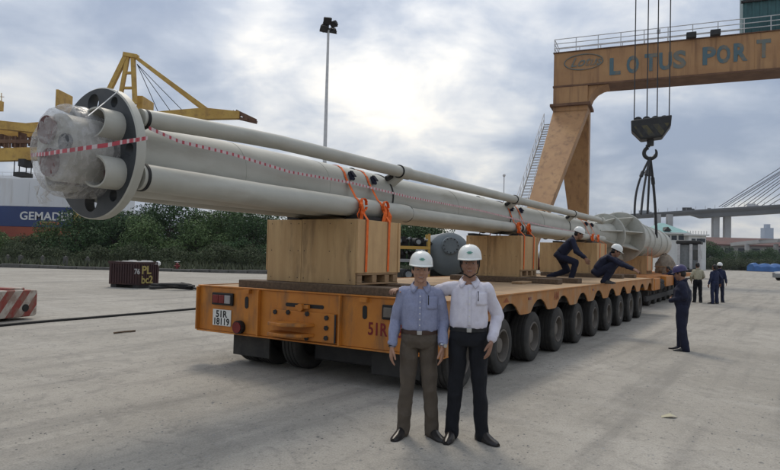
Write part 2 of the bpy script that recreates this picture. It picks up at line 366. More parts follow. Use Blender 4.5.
# ------------------------------------------------------------------ ground, river
def ground_mat():
    m = bpy.data.materials.new('ground_concrete'); m.use_nodes = True; t = m.node_tree; p = t.nodes['Principled BSDF']; p.inputs['Roughness'].default_value = .9
    p.inputs['Specular IOR Level'].default_value = .25
    co = t.nodes.new('ShaderNodeTexCoord')
    def nz(sc, st=(1, 1, 1), det=8, off=0.0, rot=0.0, rough=.6, dist=0):
        mp = t.nodes.new('ShaderNodeMapping'); mp.vector_type = 'TEXTURE'; mp.inputs[3].default_value = tuple(1 / x for x in st); mp.inputs[2].default_value = (0, 0, rot); mp.inputs[1].default_value = (off, off, 0)
        t.links.new(co.outputs['Object'], mp.inputs[0]); q = t.nodes.new('ShaderNodeTexNoise'); q.inputs['Scale'].default_value = sc; q.inputs['Detail'].default_value = det
        q.inputs['Roughness'].default_value = rough; q.inputs['Distortion'].default_value = dist
        t.links.new(mp.outputs[0], q.inputs['Vector']); return q.outputs[0]
    def ramp(f, a, b, ca, cb):
        r = t.nodes.new('ShaderNodeValToRGB'); e = r.color_ramp.elements; e[0].position, e[1].position = a, b; e[0].color, e[1].color = (*ca, 1), (*cb, 1)
        t.links.new(f, r.inputs[0]); return r.outputs[0]
    def mix(f, a, b, mode='MIX', k=None):
        q = t.nodes.new('ShaderNodeMix'); q.data_type = 'RGBA'; q.blend_type = mode
        if k is not None: q.inputs[0].default_value = k
        else: t.links.new(f, q.inputs[0])
        for i, z in ((6, a), (7, b)):
            if isinstance(z, tuple): q.inputs[i].default_value = (*z, 1)
            else: t.links.new(z, q.inputs[i])
        return q.outputs[2]
    c = ramp(nz(.22, det=10, off=13.0, dist=.6), .36, .64, (.35, .325, .28), (.45, .42, .368))
    c = mix(ramp(nz(.9, det=10, off=3.0, dist=.8), .50, .70, (0, 0, 0), (.45,) * 3), c, (.25, .233, .203))     # damp, trodden patches
    tr = mix(None, nz(1.6, (1, .045, 1), 6, 5.0, -.55, dist=.2), nz(2.8, (1, .05, 1), 5, 9.0, -.62, dist=.2), 'MULTIPLY', 1.0)   # tyre marks along the yard
    c = mix(ramp(tr, .24, .38, (0, 0, 0), (.55,) * 3), c, (.215, .203, .182))
    c = mix(ramp(nz(2.2, (1, .08, 1), 6, 15.0, .9), .56, .72, (0, 0, 0), (.35,) * 3), c, (.50, .475, .43))
    cr = t.nodes.new('ShaderNodeTexVoronoi'); cr.feature = 'DISTANCE_TO_EDGE'; cr.inputs['Scale'].default_value = .16; wv = t.nodes.new('ShaderNodeVectorMath'); wv.operation = 'MULTIPLY_ADD'
    wn = t.nodes.new('ShaderNodeTexNoise'); wn.inputs['Scale'].default_value = .9; wn.inputs['Detail'].default_value = 6; t.links.new(co.outputs['Object'], wn.inputs['Vector'])
    t.links.new(wn.outputs['Color'], wv.inputs[0]); wv.inputs[1].default_value = (2.5, 2.5, 0); t.links.new(co.outputs['Object'], wv.inputs[2]); t.links.new(wv.outputs[0], cr.inputs['Vector'])
    c = mix(ramp(cr.outputs['Distance'], .001, .004, (.3,) * 3, (0, 0, 0)), c, (.13, .12, .11))      # fine cracks
    c = mix(ramp(nz(3.3, (1, .5, 1), 9, 21.0, .4, dist=1.2), .52, .66, (0, 0, 0), (.5,) * 3), c, (.26, .245, .22))     # scuffs and prints
    c = mix(ramp(nz(5.2, (1, .6, 1), 9, 31.0, -.5, dist=1.0), .55, .68, (0, 0, 0), (.3,) * 3), c, (.50, .47, .415))    # pale dust
    sp = nz(14, det=8, off=1.0); c = mix(ramp(sp, .56, .70, (0, 0, 0), (.55,) * 3), c, (.16, .15, .135))     # crumbs of dirt
    c = mix(ramp(nz(45, det=4, off=2.0), .35, .7, (.78,) * 3, (1.12,) * 3), c, c, 'MIX') if False else c
    g = nz(60, det=5, off=2.0); c = mix(None, c, ramp(g, .3, .7, (.66,) * 3, (1.0,) * 3), 'MULTIPLY', 1.0)
    t.links.new(c, p.inputs['Base Color'])
    h = t.nodes.new('ShaderNodeMath'); h.operation = 'MULTIPLY_ADD'; t.links.new(sp, h.inputs[0]); h.inputs[1].default_value = 1.2; t.links.new(g, h.inputs[2])
    b = t.nodes.new('ShaderNodeBump'); b.inputs['Strength'].default_value = .55; b.inputs['Distance'].default_value = .012; t.links.new(h.outputs[0], b.inputs['Height']); t.links.new(b.outputs[0], p.inputs['Normal'])
    MT['ground_concrete'] = m
ground_mat()
mb = MB(); mb.add([(-2500, -60, 0), (2500, -60, 0), (2500, 4500, 0), (-2500, 4500, 0)], [(0, 1, 2, 3)])
tag(mb.build('ground', 'ground_concrete'), kind='structure')
mk('river_water', (.10, .11, .10), (.07, .08, .075), rough=.12, scale=.05, bump=.15, bscale=1.5)
mb = MB(); mb.add([(-600, 84, .006), (-2, 84, .006), (-40, 700, .006), (-600, 700, .006)], [(0, 1, 2, 3)])
tag(mb.build('water', 'river_water'), kind='structure')

# small stones and crumbs lying about on the yard
mk('crumb_grey', (.30, .29, .27), (.12, .115, .105), rough=.9, scale=1.0)
rg = random.Random(3); mb = MB()
for i in range(5000):
    y = 3.2 + 26 * rg.random() ** 1.7; x = (rg.random() - .5) * (y * 1.5 + 1)
    s = rg.uniform(.004, .013) * (1 + .5 * (rg.random() > .95)); k = [V((x, y, 0)) + V((math.cos(a) * s * rg.uniform(.7, 1.5), math.sin(a) * s * rg.uniform(.7, 1.5), 0)) for a in (.3, 1.6, 2.8, 3.9, 5.2)]
    tpt = V((x, y, s * rg.uniform(.3, .8)))
    mb.add(k + [tpt], [(j, (j + 1) % 5, 5) for j in range(5)])
tag(mb.build('gravel', 'crumb_grey'), kind='stuff')
# a flattened scrap of yellowish paper and a dark stick that can be picked out on the ground
p = onz(669, 417.5); mb = MB(); mb.add([(-.09, -.02, .002), (.02, -.05, .03), (.10, .0, .004), (.03, .05, .035), (-.07, .03, .01)], [(0, 1, 3), (0, 3, 4), (1, 2, 3)])
tag(mb.build('paper_scrap', 'shirt_cream', loc=p), 'crumpled cream paper scrap lying on the open yard at the right', 'litter')
p = onz(124, 333); mb = MB(); mb.tube([(-.12, -.18, .02), (0, 0, .025), (.13, .22, .02)], .018, 6)
tag(mb.build('stick', 'timber_dark', loc=p), 'short dark stick lying on the concrete left of the trailer', 'stick')

# ------------------------------------------------------------------ foliage
def leaf_cloud(clumps, n, size, seed, flat=0.5):
    r = random.Random(seed); mb = MB(); tot = sum(c[1] ** 2 for c in clumps)
    for c, rad, sq in clumps:
        for _ in range(int(n * rad * rad / tot)):
            while True:
                q = V((r.uniform(-1, 1), r.uniform(-1, 1), r.uniform(-1, 1)))
                if .25 < q.length < 1: break
            q = q.normalized() * q.length ** .45
            p = V(c) + V((q.x * rad, q.y * rad, q.z * rad * sq)); s = size * r.uniform(.55, 1.35)
            d = (q + V((r.gauss(0, .7), r.gauss(0, .7), r.gauss(.25, .6)))).normalized(); x = d.orthogonal().normalized()
            x = Matrix.Rotation(r.uniform(0, 6.3), 3, d) @ x; y = d.cross(x)
            mb.add([p - x * s * .5, p - y * s * .28, p + x * s * .5 - d * s * .12, p + y * s * .28], [(0, 1, 2, 3)])
    return mb
def tree_meshes(seed, h, wd, leaf, n, size, low=.12):
    r = random.Random(seed); cl = []; tr = MB()
    k = 22
    for i in range(k):
        a = r.uniform(0, 2 * PI); z = r.uniform(low, .92); rad = wd * (.5 * math.sin(PI * min(1, z * .8 + .18)) + .08) * r.uniform(.35, 1.0)
        cl.append(((math.cos(a) * rad, math.sin(a) * rad, h * z), wd * r.uniform(.14, .28), r.uniform(.7, 1.05)))
    cl.append(((r.uniform(-.2, .2) * wd, 0, h * .86), wd * .2, .9))
    pts = [V((0, 0, 0)), V((r.uniform(-.1, .1) * wd, 0, h * .3)), V((r.uniform(-.1, .1) * wd, .05 * wd, h * .62))]
    tr.tube(pts, [h * .028, h * .021, h * .012], 7)
    for c, rad, _ in cl[:9]: tr.tube([pts[1].lerp(pts[2], r.random()), V(c).lerp(pts[2], .45) - V((0, 0, rad * .4)), V(c)], [h * .011, h * .007, h * .003], 5)
    return tr.mesh('trunk', 'bark', 40), leaf_cloud(cl, n, size, seed + 1).mesh('crown', leaf)
TREES = [tree_meshes(11, 5.5, 6.2, 'leaf_dark', 11000, .22), tree_meshes(12, 5.0, 5.4, 'leaf_mid', 10000, .20), tree_meshes(13, 6.0, 6.0, 'leaf_dark', 11000, .23), tree_meshes(14, 3.0, 4.6, 'leaf_olive', 9000, .16, .05)]
def tree(k, p, s, rz, label, group, name='tree', sz=1.0):
    o = thing(name, label, 'tree' if name == 'tree' else 'bush', p, rz, group); o.scale = (s, s, s * sz)
    part('trunk', TREES[k][0], o); part('crown', TREES[k][1], o); return o
# the thicket on the river bank behind the rear of the trailer
gB = 'trees on the river bank at the left'
tl = [(22, 58, .78, 3, 1.1), (52, 61, .82, 1, .95), (82, 60, .90, 0, .95), (112, 63, 1.0, 2, .86), (140, 57, .95, 1, .95), (168, 62, 1.05, 0, 1.1), (196, 58, .92, 1, .9), (222, 62, 1.05, 1, 1.12),
      (248, 60, .9, 0, 1.0), (394, 62, .95, 0, .9), (425, 64, 1.0, 2, .85), (-10, 60, .75, 1, .9)]
TL = {22: 'low olive tree under the orange part of the ship hull', 52: 'green tree directly below the blue ship lettering', 82: 'dark tree under the bottom of the big flange', 112: 'dark wide tree behind the maroon scrap bin',
      140: 'lighter green tree just right of the maroon bin', 168: 'dark tree behind the red hydrant and coiled hose', 196: 'dark tree above the left rear corner of the trailer', 222: 'paler tree left of the rear plywood crate',
      248: 'dark tree partly hidden by the left edge of the rear crate', 394: 'dark tree seen through the gap right of the rear crate', 425: 'dark tree glimpsed behind the grey tank', -10: 'green tree at the extreme left edge of the bank'}
for i, (x, Y, s, k, sz) in enumerate(tl):
    p = at(x, 250, Y); p.z = 0
    tree(k, p, s, i * 1.3, TL.get(x, 'dark bank tree hidden behind the plywood crate and pipe'), gB, sz=sz)
t2 = [(5, .62, 'bushy tree in the back row left of the ship lettering'), (38, .62, 'bushy tree in the back row under the ship band'), (97, .95, 'tree in the back row right of the ship lettering'), (126, 1.0, 'tree in the back row above the maroon bin'), (154, 1.05, 'tall tree in the back row right of the flange'), (182, 1.08, 'tall tree in the back row above the red hydrant'), (209, 1.05, 'tall tree in the back row left of the trailer tail light'), (236, 1.1, 'tall tree in the back row next to the rear crate'), (262, 1.05, 'tree in the back row at the left edge of the rear crate'), (410, 1.0, 'tree in the back row behind the yellow rack')]
for i, (x, s, lab) in enumerate(t2):
    p = at(x, 250, 67); p.z = 0; tree((1, 1, 0, 2, 0, 1, 2, 0, 2, 2)[i], p, s, i * 1.9 + .5, lab, gB, sz=.93)
tb = [(20, 52.5, .62), (60, 53, .55), (95, 52, .6), (133, 53, .7), (178, 52, .62), (215, 53, .75), (250, 52, .7)]
TB = ['rounded olive bush at the left end of the bank', 'small olive bush above the middle of the stone kerb', 'olive bush directly left of the maroon bin', 'olive bush showing over the top of the maroon bin', 'olive bush behind the red hydrant', 'large olive bush above the left trailer corner', 'olive bush beside the left edge of the plywood crate']
for i, (x, Y, s) in enumerate(tb):
    p = at(x, 250, Y); p.z = 0; tree(3, p, s * 1.1, i * 2.1, TB[i], 'bushes at the foot of the bank', 'bush', .9)
# rough grass and weeds on the bank
r = random.Random(5); mb = MB()
for i in range(16000):
    Y = r.uniform(48.2, 60); x = r.uniform(-40, 6); h = r.uniform(.25, .8) * (1 + .8 * max(0, noise.noise((x * .3, Y * .3, 1)))); a = r.uniform(0, 6.3); wd = r.uniform(.05, .13)
    q = V((x, Y, .02)); dx = V((math.cos(a), math.sin(a), 0)) * wd; ln = V((r.gauss(0, .2), r.gauss(0, .2), h))
    mb.add([q - dx, q + dx, q + dx * .6 + ln * .6, q + ln, q - dx * .6 + ln * .6], [(0, 1, 2, 3, 4)])
tag(mb.build('grass', 'weed'), kind='stuff')
# weathered stone kerb blocks at the edge of the bank
kr = thing('stone_kerb', 'long low weathered stone kerb edging the yard below the river bank', 'kerb', V((-34, 47.6, 0)))
r = random.Random(8)
for i in range(22):
    h = r.uniform(.20, .30); mb = MB(); mb.box((i * 1.45, r.uniform(-.03, .03), 0), (i * 1.45 + 1.41, .5, h)); mb.build('block', 'stone_dark', kr, bevel=.04)
# small posts standing along the bank
for i, x in enumerate((8, 21, 43, 66, 88)):
    p = at(x, 250, 49.5); p.z = 0; mb = MB(); mb.box((-.13, -.13, 0), (.13, .13, .82 + .1 * (i % 2))); mb.lathe([(.1, .82), (.12, .9), (.0, 1.0)], n=8)
    tag(mb.build('bollard', 'stone_dark', loc=p, bevel=.02), 'dark stone bollard, %s from the left along the bank kerb' % ('first', 'second', 'third', 'fourth', 'fifth')[i], 'bollard', 'bollards on the river bank')

# trees far across the yard at the right
gR = 'trees across the yard at the right'
lr = [(664, 178, .9), (676, 170, 1.05), (690, 172, 1.22), (704, 176, 1.36), (718, 172, 1.18), (732, 178, 1.12), (746, 172, .98), (760, 178, 1.04), (774, 172, 1.12), (790, 176, 1.1)]
LR = ['dark far tree behind the pale tractor cab', 'dark far tree right behind the cream shirted man', 'tall dark far tree right of the pale tractor cab', 'tallest dark far tree under the left bridge pier', 'dark far tree between the two near bridge piers',
      'dark far tree just right of the second bridge pier', 'low dark far tree by the flyover column', 'dark far tree above the left end of the blue tarpaulin', 'dark far tree above the right end of the blue tarpaulin', 'dark far tree at the extreme right edge of the yard']
for i, (x, Y, s) in enumerate(lr):
    p = at(x, 262, Y); p.z = 0; tree((0, 2, 2, 0, 2, 1, 0, 2, 0, 1)[i], p, s, i * 1.7, LR[i], gR, sz=.92)
for i in range(9):
    p = at(668 + i * 14.5, 262, 164); p.z = 0; tree(3, p, 1.25, i * 1.1, ('low bush at the foot of the pale tractor cab', 'low far bush behind the cream shirted man', 'low far bush just right of the cream shirted man', 'low far bush left of the two men in navy', 'low far bush right behind the two men in navy', 'low far bush right of the men in navy', 'low far bush midway to the blue tarpaulin', 'low far bush touching the left of the blue tarpaulin', 'low far bush behind the blue tarpaulin')[i], 'scrub along the far edge of the yard', 'bush', .85)

# ------------------------------------------------------------------ ship
sY = 112.0
def sp(x, y): return at(x, y, sY)
o = thing('ship', 'large white ship hull with blue band lettered in white and orange red bottom', 'ship', V((-72, sY, 0)))
base = o.location
x1 = sp(84, 215).x - base.x; x0 = -60
zt, zb1, zb0, zr = sp(30, 178.5).z, sp(30, 206.5).z, sp(30, 226.8).z, 0
def slab(z0, z1, front, xa, xb, name, mat, bev=.05):
    mb = MB(); mb.box((xa, front, z0), (xb, 22, z1)); return mb.build(name, mat, o, bevel=bev)
slab(zb1, zt, 0, x0, x1, 'upper_hull', 'ship_white'); slab(zb0, zb1 - .01, -.02, x0, x1 - .1, 'blue_band', 'ship_blue'); slab(0, zb0 - .01, 0.02, x0, x1 - .4, 'lower_hull', 'ship_red')
mb = MB(); mb.box((x0, 1, zt), (x1 - 3, 20, zt + .5)); mb.build('deck_edge', 'ship_white', o)
for i in range(12): mb = MB(); xx = x1 - 4 - i * 3.1; mb.box((xx, -.06, zb1 + .6), (xx + .12, 0.0, zt - .4)); mb.build('hull_seam', 'ship_white', o)
mb = MB()
for i in range(26): xx = x1 - 1 - i * 1.6; mb.cyl((xx, .6, zt), (xx, .6, zt + 1.1), .03, n=5)
for h in (.55, 1.1): mb.cyl((x1 - 1, .6, zt + h), (x1 - 42, .6, zt + h), .03, n=5)
mb.build('railing', 'rail_grey', o)
for i, (xx, wv) in enumerate(((4, 3.5), (13, 2.5), (22, 4.0))): mb = MB(); mb.box((x1 - xx - wv, 5, zt + .5), (x1 - xx, 9, zt + 1.9)); mb.build('vent_housing', 'ship_white', o, bevel=.05)
a = sp(19.5, 219.4); a.y = -.06
text('lettering', 'GEMADEPT', 'white_paint', o, (a.x - base.x, -.06, a.z), (1, 0, 0), (0, 0, 1), 2.05, .02, .045, sx=1.03, space=1.03)
a = sp(40, 224.2); text('small_lettering', 'LOGISTICS', 'orange_paint', o, (a.x - base.x, -.06, a.z), (1, 0, 0), (0, 0, 1), .72, .02, .02, shear=.2)

# ------------------------------------------------------------------ yellow quay crane behind the flange
cY = 86.0
def cp(x, y, Y=cY): return at(x, y, Y)
o = thing('quay_crane', 'yellow quayside crane with A-frame and long horizontal boom behind the flange', 'crane', V((cp(100, 200).x, cY, 0)))
B = V(o.location)
def cbar(name, p, q, w, h, mat='crane_yellow'): mb = MB(); mb.bar(V(p) - B, V(q) - B, w, h); return mb.build(name, mat, o, bevel=.03)
for dy in (0, 6):
    cbar('a_frame_leg', cp(127, 54, cY + dy), cp(104, 101, cY + dy), .62, .62); cbar('a_frame_leg', cp(133, 56, cY + dy), cp(135, 104, cY + dy), .55, .55)
    cbar('backstay', cp(128, 56, cY + dy), cp(166, 136, cY + dy) if False else cp(119, 104, cY + dy), .5, .5)
    cbar('forestay', cp(134, 56, cY + dy), cp(209 - dy * .6, 111, cY + dy), .5, .5)
for yy in (73, 88): cbar('cross_beam', cp(123, yy), cp(135, yy), .35, .35)
cbar('cross_beam', cp(124, 54.5), cp(138, 57), .9, .55); cbar('cross_beam', cp(128, 55), cp(128, 55, cY + 6), .5, .5)
for dy in (0, 6):      # the boom: two box girders that taper to the tip
    pts = [cp(-60, 138, cY + dy), cp(138, 120.5, cY + dy), cp(205, 114, cY + dy), cp(240, 115.5, cY + dy)]
    hh = [2.0, 1.9, 1.6, 1.0]
    mb = MB(); rs = []
    for p, h in zip(pts, hh): p = p - B; rs.append([p + V((0, -.5, -h / 2)), p + V((0, .5, -h / 2)), p + V((0, .5, h / 2)), p + V((0, -.5, h / 2))])
    if dy == 0: rs = rs[1:]
    mb.rings(rs); mb.build('boom_girder', 'crane_yellow', o, bevel=.03)
mb = MB()
for i in range(26):
    x = 150 + i * 3.4; a = cp(x, 119.5 - (x - 150) * .05, cY - .3) - B; mb.bar(a, a + V((.25, 0, .75)), .08, .08)
mb.build('boom_lattice', 'gantry_rust', o)
mb = MB(); mb.bar(cp(236, 111.5) - B, cp(256, 121) - B, .5, .5); mb.bar(cp(238, 118) - B, cp(257, 122.5) - B, .4, .4)
for x in (238, 243, 248, 253): mb.bar(cp(x, 111 + (x - 236) * .5) - B, cp(x + 1, 118 + (x - 238) * .25) - B, .2, .2)
mb.bar(cp(244, 119, cY + 6) - B, cp(246, 119, cY - .6) - B, .4, .4); mb.build('boom_tip', 'gantry_rust', o)
mb = MB(); mb.box(tuple(cp(136, 114.5, cY + .8) - B), tuple(cp(154, 103, cY + 5) - B)); mb.build('machinery_house', 'crane_yellow', o, bevel=.05)
mb = MB(); mb.box(tuple(cp(55, 108, cY + 1) - B), tuple(cp(73, 96.5, cY + 5) - B)); mb.build('machinery_house', 'crane_yellow', o, bevel=.05)
mb = MB()
for x, y in ((148, 112), (160, 111), (172, 110.5)): mb.tube([cp(137, 64) - B, cp(x + 10, y - .5) - B], .05, 5)
mb.build('stay_rope', 'wire_rope', o)
cbar('upper_girder', cp(-70, 118), cp(52, 130.5), 1.1, 1.15); cbar('upper_girder', cp(-70, 139, cY + 4), cp(60, 134, cY + 4), .8, .7)
cbar('lower_girder', cp(-70, 157), cp(55, 153.5), 1.2, 1.75)
mb = MB()
for i in range(9):
    x = -6 + i * 5.3; a = cp(x, 148) - B; b = cp(x + .6, 136) - B; mb.bar(a, b, .22, .22)
for x, y0, y1 in ((2, 146, 136), (14, 147, 138), (20, 146, 134), (30, 146, 139)): mb.box(tuple(cp(x, y0, cY + .5) - B), tuple(cp(x + 4.5, y1, cY + 2) - B))
mb.bar(cp(-20, 141) - B, cp(50, 142) - B, .5, .5); mb.build('trolley_machinery', 'gantry_rust', o)
mb = MB()
for x0_, y0_, x1_, y1_ in ((18, 158, 33, 166), (13, 171, 33, 176)): mb.box(tuple(cp(x0_, y1_, cY - 1) - B), tuple(cp(x1_, y0_ + 3, cY + 1) - B))
for x in (15, 20, 27, 32): mb.bar(cp(x, 155) - B, cp(x - 1, 174) - B, .1, .1)
mb.build('spreader', 'dark_steel', o)
mb = MB(); mb.box(tuple(cp(-14, 108, cY - 1) - B), tuple(cp(4, 102, cY + 1) - B)); mb.bar(cp(1.5, 102) - B, cp(1.5, 93) - B, .08, .08); mb.bar(cp(-8, 96) - B, cp(4, 97) - B, .07, .07); mb.bar(cp(-1, 102) - B, cp(-1, 96) - B, .07, .07)
mb.build('lookout_platform', 'crane_yellow', o)
for x in (-40, 78, 112): cbar('portal_leg', V((cp(x, 150).x, cY + 2, 0)), cp(x, 134, cY + 2), 1.2, 1.2)

# ------------------------------------------------------------------ floodlight mast
mp = at(322, 254, 45); o = thing('floodlight_mast', 'tall grey mast with a cluster of floodlights behind the pipes', 'light mast', V((mp.x, mp.y, 0)))
H = at(325, 30, 45).z
mb = MB(); mb.lathe([(.19, 0), (.17, 3), (.085, H)], n=12); mb.build('mast', 'rail_grey', o, 40)
mb = MB(); mb.lathe([(.32, 0), (.32, .04), (.2, .05)], n=12); mb.build('base_plate', 'dark_steel', o)
mb = MB(); mb.bar((-.42, 0, H - .15), (.45, 0, H - .1), .07, .07); mb.bar((0, -.4, H + .1), (0, .4, H + .12), .07, .07); mb.bar((-.38, 0, H + .55), (.42, 0, H + .52), .06, .06)
mb.bar((-.38, 0, H - .15), (-.38, 0, H + .6), .06, .06); mb.bar((.4, 0, H - .15), (.4, 0, H + .6), .06, .06); mb.bar((0, 0, H), (0, 0, H + .75), .07, .07); mb.build('crossarm', 'dark_steel', o)
for (x, y, z, rz, tl_) in ((-.32, -.25, .02, .5, .7), (.42, -.2, .42, -.7, .9), (-.05, -.3, .62, .2, .8), (-.28, .25, .45, 2.4, .8), (.3, .3, .1, 3.6, .8)):
    mb = MB(); mb.box((-.26, -.1, -.2), (.26, .06, .2)); mb.box((-.3, -.14, -.24), (.3, -.1, .24)); mb.box((-.2, .06, -.12), (.2, .16, .12))
    q = mb.build('floodlight', 'dark_steel', o, bevel=.015); q.location = (x, y, H + z); q.rotation_euler = (tl_, 0, rz)

# ------------------------------------------------------------------ yard gantry crane with LOTUS PORT on its girder
gA = at(554, 53.8, 55); GZ = gA.z; gBp = onz(780, 30.5, GZ); gx = (gBp - gA); gx.z = 0; gx.normalize(); GA = math.atan2(gx.y, gx.x)
o = thing('gantry_crane', 'big ochre gantry crane lettered LOTUS PORT with a splayed leg and stair', 'gantry crane', V((gA.x, gA.y, 0)), GA)
G2 = Matrix.Rotation(-GA, 3, 'Z')
def gl_(p): return G2 @ (V(p) - V((gA.x, gA.y, 0)))       # world -> gantry frame: x along the girder, -y towards the viewer
GD = 2.95   # girder depth
mb = MB(); mb.box((0, 0, GZ - GD), (40, 2.6, GZ)); mb.build('girder', 'gantry_yellow', o, bevel=.04)
mb = MB(); mb.box((-.05, -.12, GZ - GD - .14), (40, 2.72, GZ - GD - .003)); mb.build('bottom_flange', 'gantry_rust', o)
mb = MB(); mb.box((-.06, -.1, GZ + .003), (40, 2.7, GZ + .07)); mb.build('top_flange', 'gantry_rust', o)
for i in range(9): mb = MB(); mb.box((3.0 + i * 4.2, -.03, GZ - GD + .02), (3.08 + i * 4.2, -.001, GZ - .02)); mb.build('web_seam', 'gantry_yellow', o)
# logo and letters painted on the girder's face
mb = MB(); ld = ray(583.5, 62); lp0, lpd = gl_(CAM), G2 @ ld; lq = lp0 + lpd * (-lp0.y / lpd.y); c = V((lq.x, -.03, lq.z)); mb.tube([c + V((math.cos(a) * 1.62, 0, math.sin(a) * .68)) for a in [2 * PI * i / 40 for i in range(40)]], .05, 5, closed=True); mb.build('logo_ring', 'letter_faded', o)
text('logo_script', 'Lotus', 'letter_faded', o, (c.x - 1.15, -.04, c.z - .36), (1, 0, 0), (0, 0, 1), 1.15, .005, .012, shear=.45)
def colx(x):   # gantry-frame x of photo column x on the girder's face
    d = ray(x, 75); p0, pd = gl_(CAM), G2 @ d; s = -p0.y / pd.y; return (p0 + pd * s).x
for ch, x, y in zip('LOTUSPORT', (609.5, 626.5, 644.5, 659, 673, 702.5, 716.5, 733.5, 756.5), (74.5, 72.8, 70.8, 69.5, 68, 64.5, 63, 61, 57.5)):
    d = ray(x, y); p0, pd = gl_(CAM), G2 @ d; s = -p0.y / pd.y; q = p0 + pd * s
    lt_ = text('letter', ch, 'letter_faded' if ch == 'S' or x > 750 else 'letter_blue', o, (q.x, -.03, q.z), (1, 0, 0), (0, 0, 1), 1.95, .006, .075)
    vx = [v_.co.x for v_ in lt_.data.vertices]; k_ = (.98 if ch != 'L' else .9) / (max(vx) - min(vx))
    for v_ in lt_.data.vertices: v_.co.x = (v_.co.x - min(vx)) * k_
# walkway rail on top
mb = MB(); RH = 1.25
for i in range(22): xx = .05 + i * 1.85; mb.cyl((xx, -.02, GZ + .06), (xx, -.02, GZ + RH), .038, n=6); mb.cyl((xx, 2.6, GZ + .06), (xx, 2.6, GZ + RH), .035, n=6)
for yy in (-.02, 2.6):
    for h in (.45, .85, RH): mb.cyl((.05, yy, GZ + h), (38.9, yy, GZ + h), .036, n=6)
for h in (.45, .85, RH): mb.cyl((.05, -.02, GZ + h), (.05, 2.6, GZ + h), .036, n=6)
mb.build('handrail', 'rail_grey', o)
for x, y in ((690.5, 37), (714.5, 32.5)):
    q = colx(x); mb = MB(); mb.box((q - .35, -.45, GZ + .05), (q + .4, .0, GZ + .52)); mb.box((q - .1, -.1, GZ + .0), (q + .1, .2, GZ + .2)); mb.build('floodlight', 'dark_steel', o, bevel=.05)
q = colx(658); mb = MB(); mb.box((q - .12, -.2, GZ + .8), (q + .16, .05, GZ + 1.1)); mb.bar((q, -.03, GZ), (q, -.03, GZ + 1.0), .06, .06); mb.build('rope_guide', 'rail_grey', o)
# machinery house on top
hx = colx(743); mb = MB(); mb.box((hx, .35, GZ + .07), (hx + 9, 2.5, GZ + 4.2)); hs = mb.build('machinery_house', 'teal_cladding', o, bevel=.03)
for i in range(16): mb = MB(); mb.box((hx + .1 + i * .55, .30, GZ + .1), (hx + .28 + i * .55, .349, GZ + 4.0)); mb.build('cladding_rib', 'teal_cladding', hs)
mb = MB(); mb.box((hx - .15, .1, GZ + 2.62), (hx + 9, .349, GZ + 2.78)); mb.build('cladding_band', 'dark_steel', hs)
# leg: a portal block that splays into two tapering legs along the runway
lw0, lw1 = .0, 2.95; zt_ = GZ - GD - .14; zm = zt_ - 2.3
mb = MB(); mb.box((lw0, -.1, zm + .12), (lw1, 2.7, zt_ - .003)); mb.build('leg_head', 'gantry_yellow', o, bevel=.04)
mb = MB(); mb.prism([(lw1 + .003, zt_ - .006), (lw1 + 1.7, zt_ - .006), (lw1 + 1.15, zt_ - .12), (lw1 + .65, zt_ - .38), (lw1 + .28, zt_ - .80), (lw1 + .08, zt_ - 1.3), (lw1 + .003, zt_ - 1.55)], lambda a, b, d: (a, d, b), .1, 2.5); mb.build('knee_bracket', 'gantry_yellow', o, bevel=.03)
mb = MB(); mb.box((lw0 - .25, -.35, zt_ - 1.75), (lw1 + .25, 2.95, zt_ - 1.5)); mb.build('leg_collar', 'gantry_rust', o, bevel=.03)
def splay(y_top0, y_top1, y_b0, y_b1, xb0, xb1, name='leg'):
    mb = MB(); z0, z1 = .9, zm + .117
    mb.hexa([(xb0, y_b0, z0), (xb1, y_b0, z0), (xb1, y_b1, z0), (xb0, y_b1, z0), (lw0, y_top0, z1), (lw1, y_top0, z1), (lw1, y_top1, z1), (lw0, y_top1, z1)]); mb.build(name, 'gantry_yellow', o, bevel=.04)
splay(-.1, 1.297, -14, -12.9, -.5, .55); splay(1.303, 2.7, 8, 9.4, 1.2, 2.25)
for yb, xo in ((-13.4, -1.28), (8.7, .42)):
    mb = MB(); mb.box((.6 + xo, yb - 2.2, .35), (2.0 + xo, yb + 2.2, .897)); mb.cyl((.9 + xo, yb - 1.5, .36), (1.7 + xo, yb - 1.5, .36), .36, n=16); mb.cyl((.9 + xo, yb + 1.5, .36), (1.7 + xo, yb + 1.5, .36), .36, n=16); mb.build('bogie', 'dark_steel', o, bevel=.02)
# stair up the outer side of the near leg
st = MB(); sr = MB(); n = 34; a0, a1 = V((-1.0, -9.0, 4.5)), V((-.56, 1.5, 14.0))
for i in range(n + 1):
    p = a0.lerp(a1, i / n); st.box((p.x - .45, p.y - .14, p.z - .02), (p.x + .4, p.y + .14, p.z + .02))
for dx in (-.47, .42): st.bar(a0 + V((dx, 0, -.1)), a1 + V((dx, 0, -.1)), .05, .22)
for dx in (-.47, .42):
    for h in (.55, 1.05): sr.tube([a0 + V((dx, -.0, h)), a1 + V((dx, 0, h))], .03, 5)
    for i in range(11): p = a0.lerp(a1, i / 10) + V((dx, 0, 0)); sr.tube([p, p + V((0, 0, 1.05))], .025, 5)
lp = a0; st.box((lp.x - 1.5, lp.y - 1.0, lp.z - .1), (lp.x + .5, lp.y + .1, lp.z - .03))
for dx, dy in ((-1.45, -.95), (.45, -.95), (-1.45, .05)): sr.tube([lp + V((dx, dy, -.1)), lp + V((dx, dy, 1.1))], .03, 5); st.bar((lp.x + dx, lp.y + dy, 0), (lp.x + dx, lp.y + dy, lp.z - .1), .12, .12)
for h in (.55, 1.1): sr.tube([lp + V((.45, -.95, h)), lp + V((-1.45, -.95, h)), lp + V((-1.45, .05, h))], .03, 5)
sr.tube([lp + V((-1.0, -.9, 1.0)), lp + V((-1.0, -.9, 3.4))], .04, 6); sr.sphere(lp + V((-1.0, -.9, 3.4)), .12, 8)
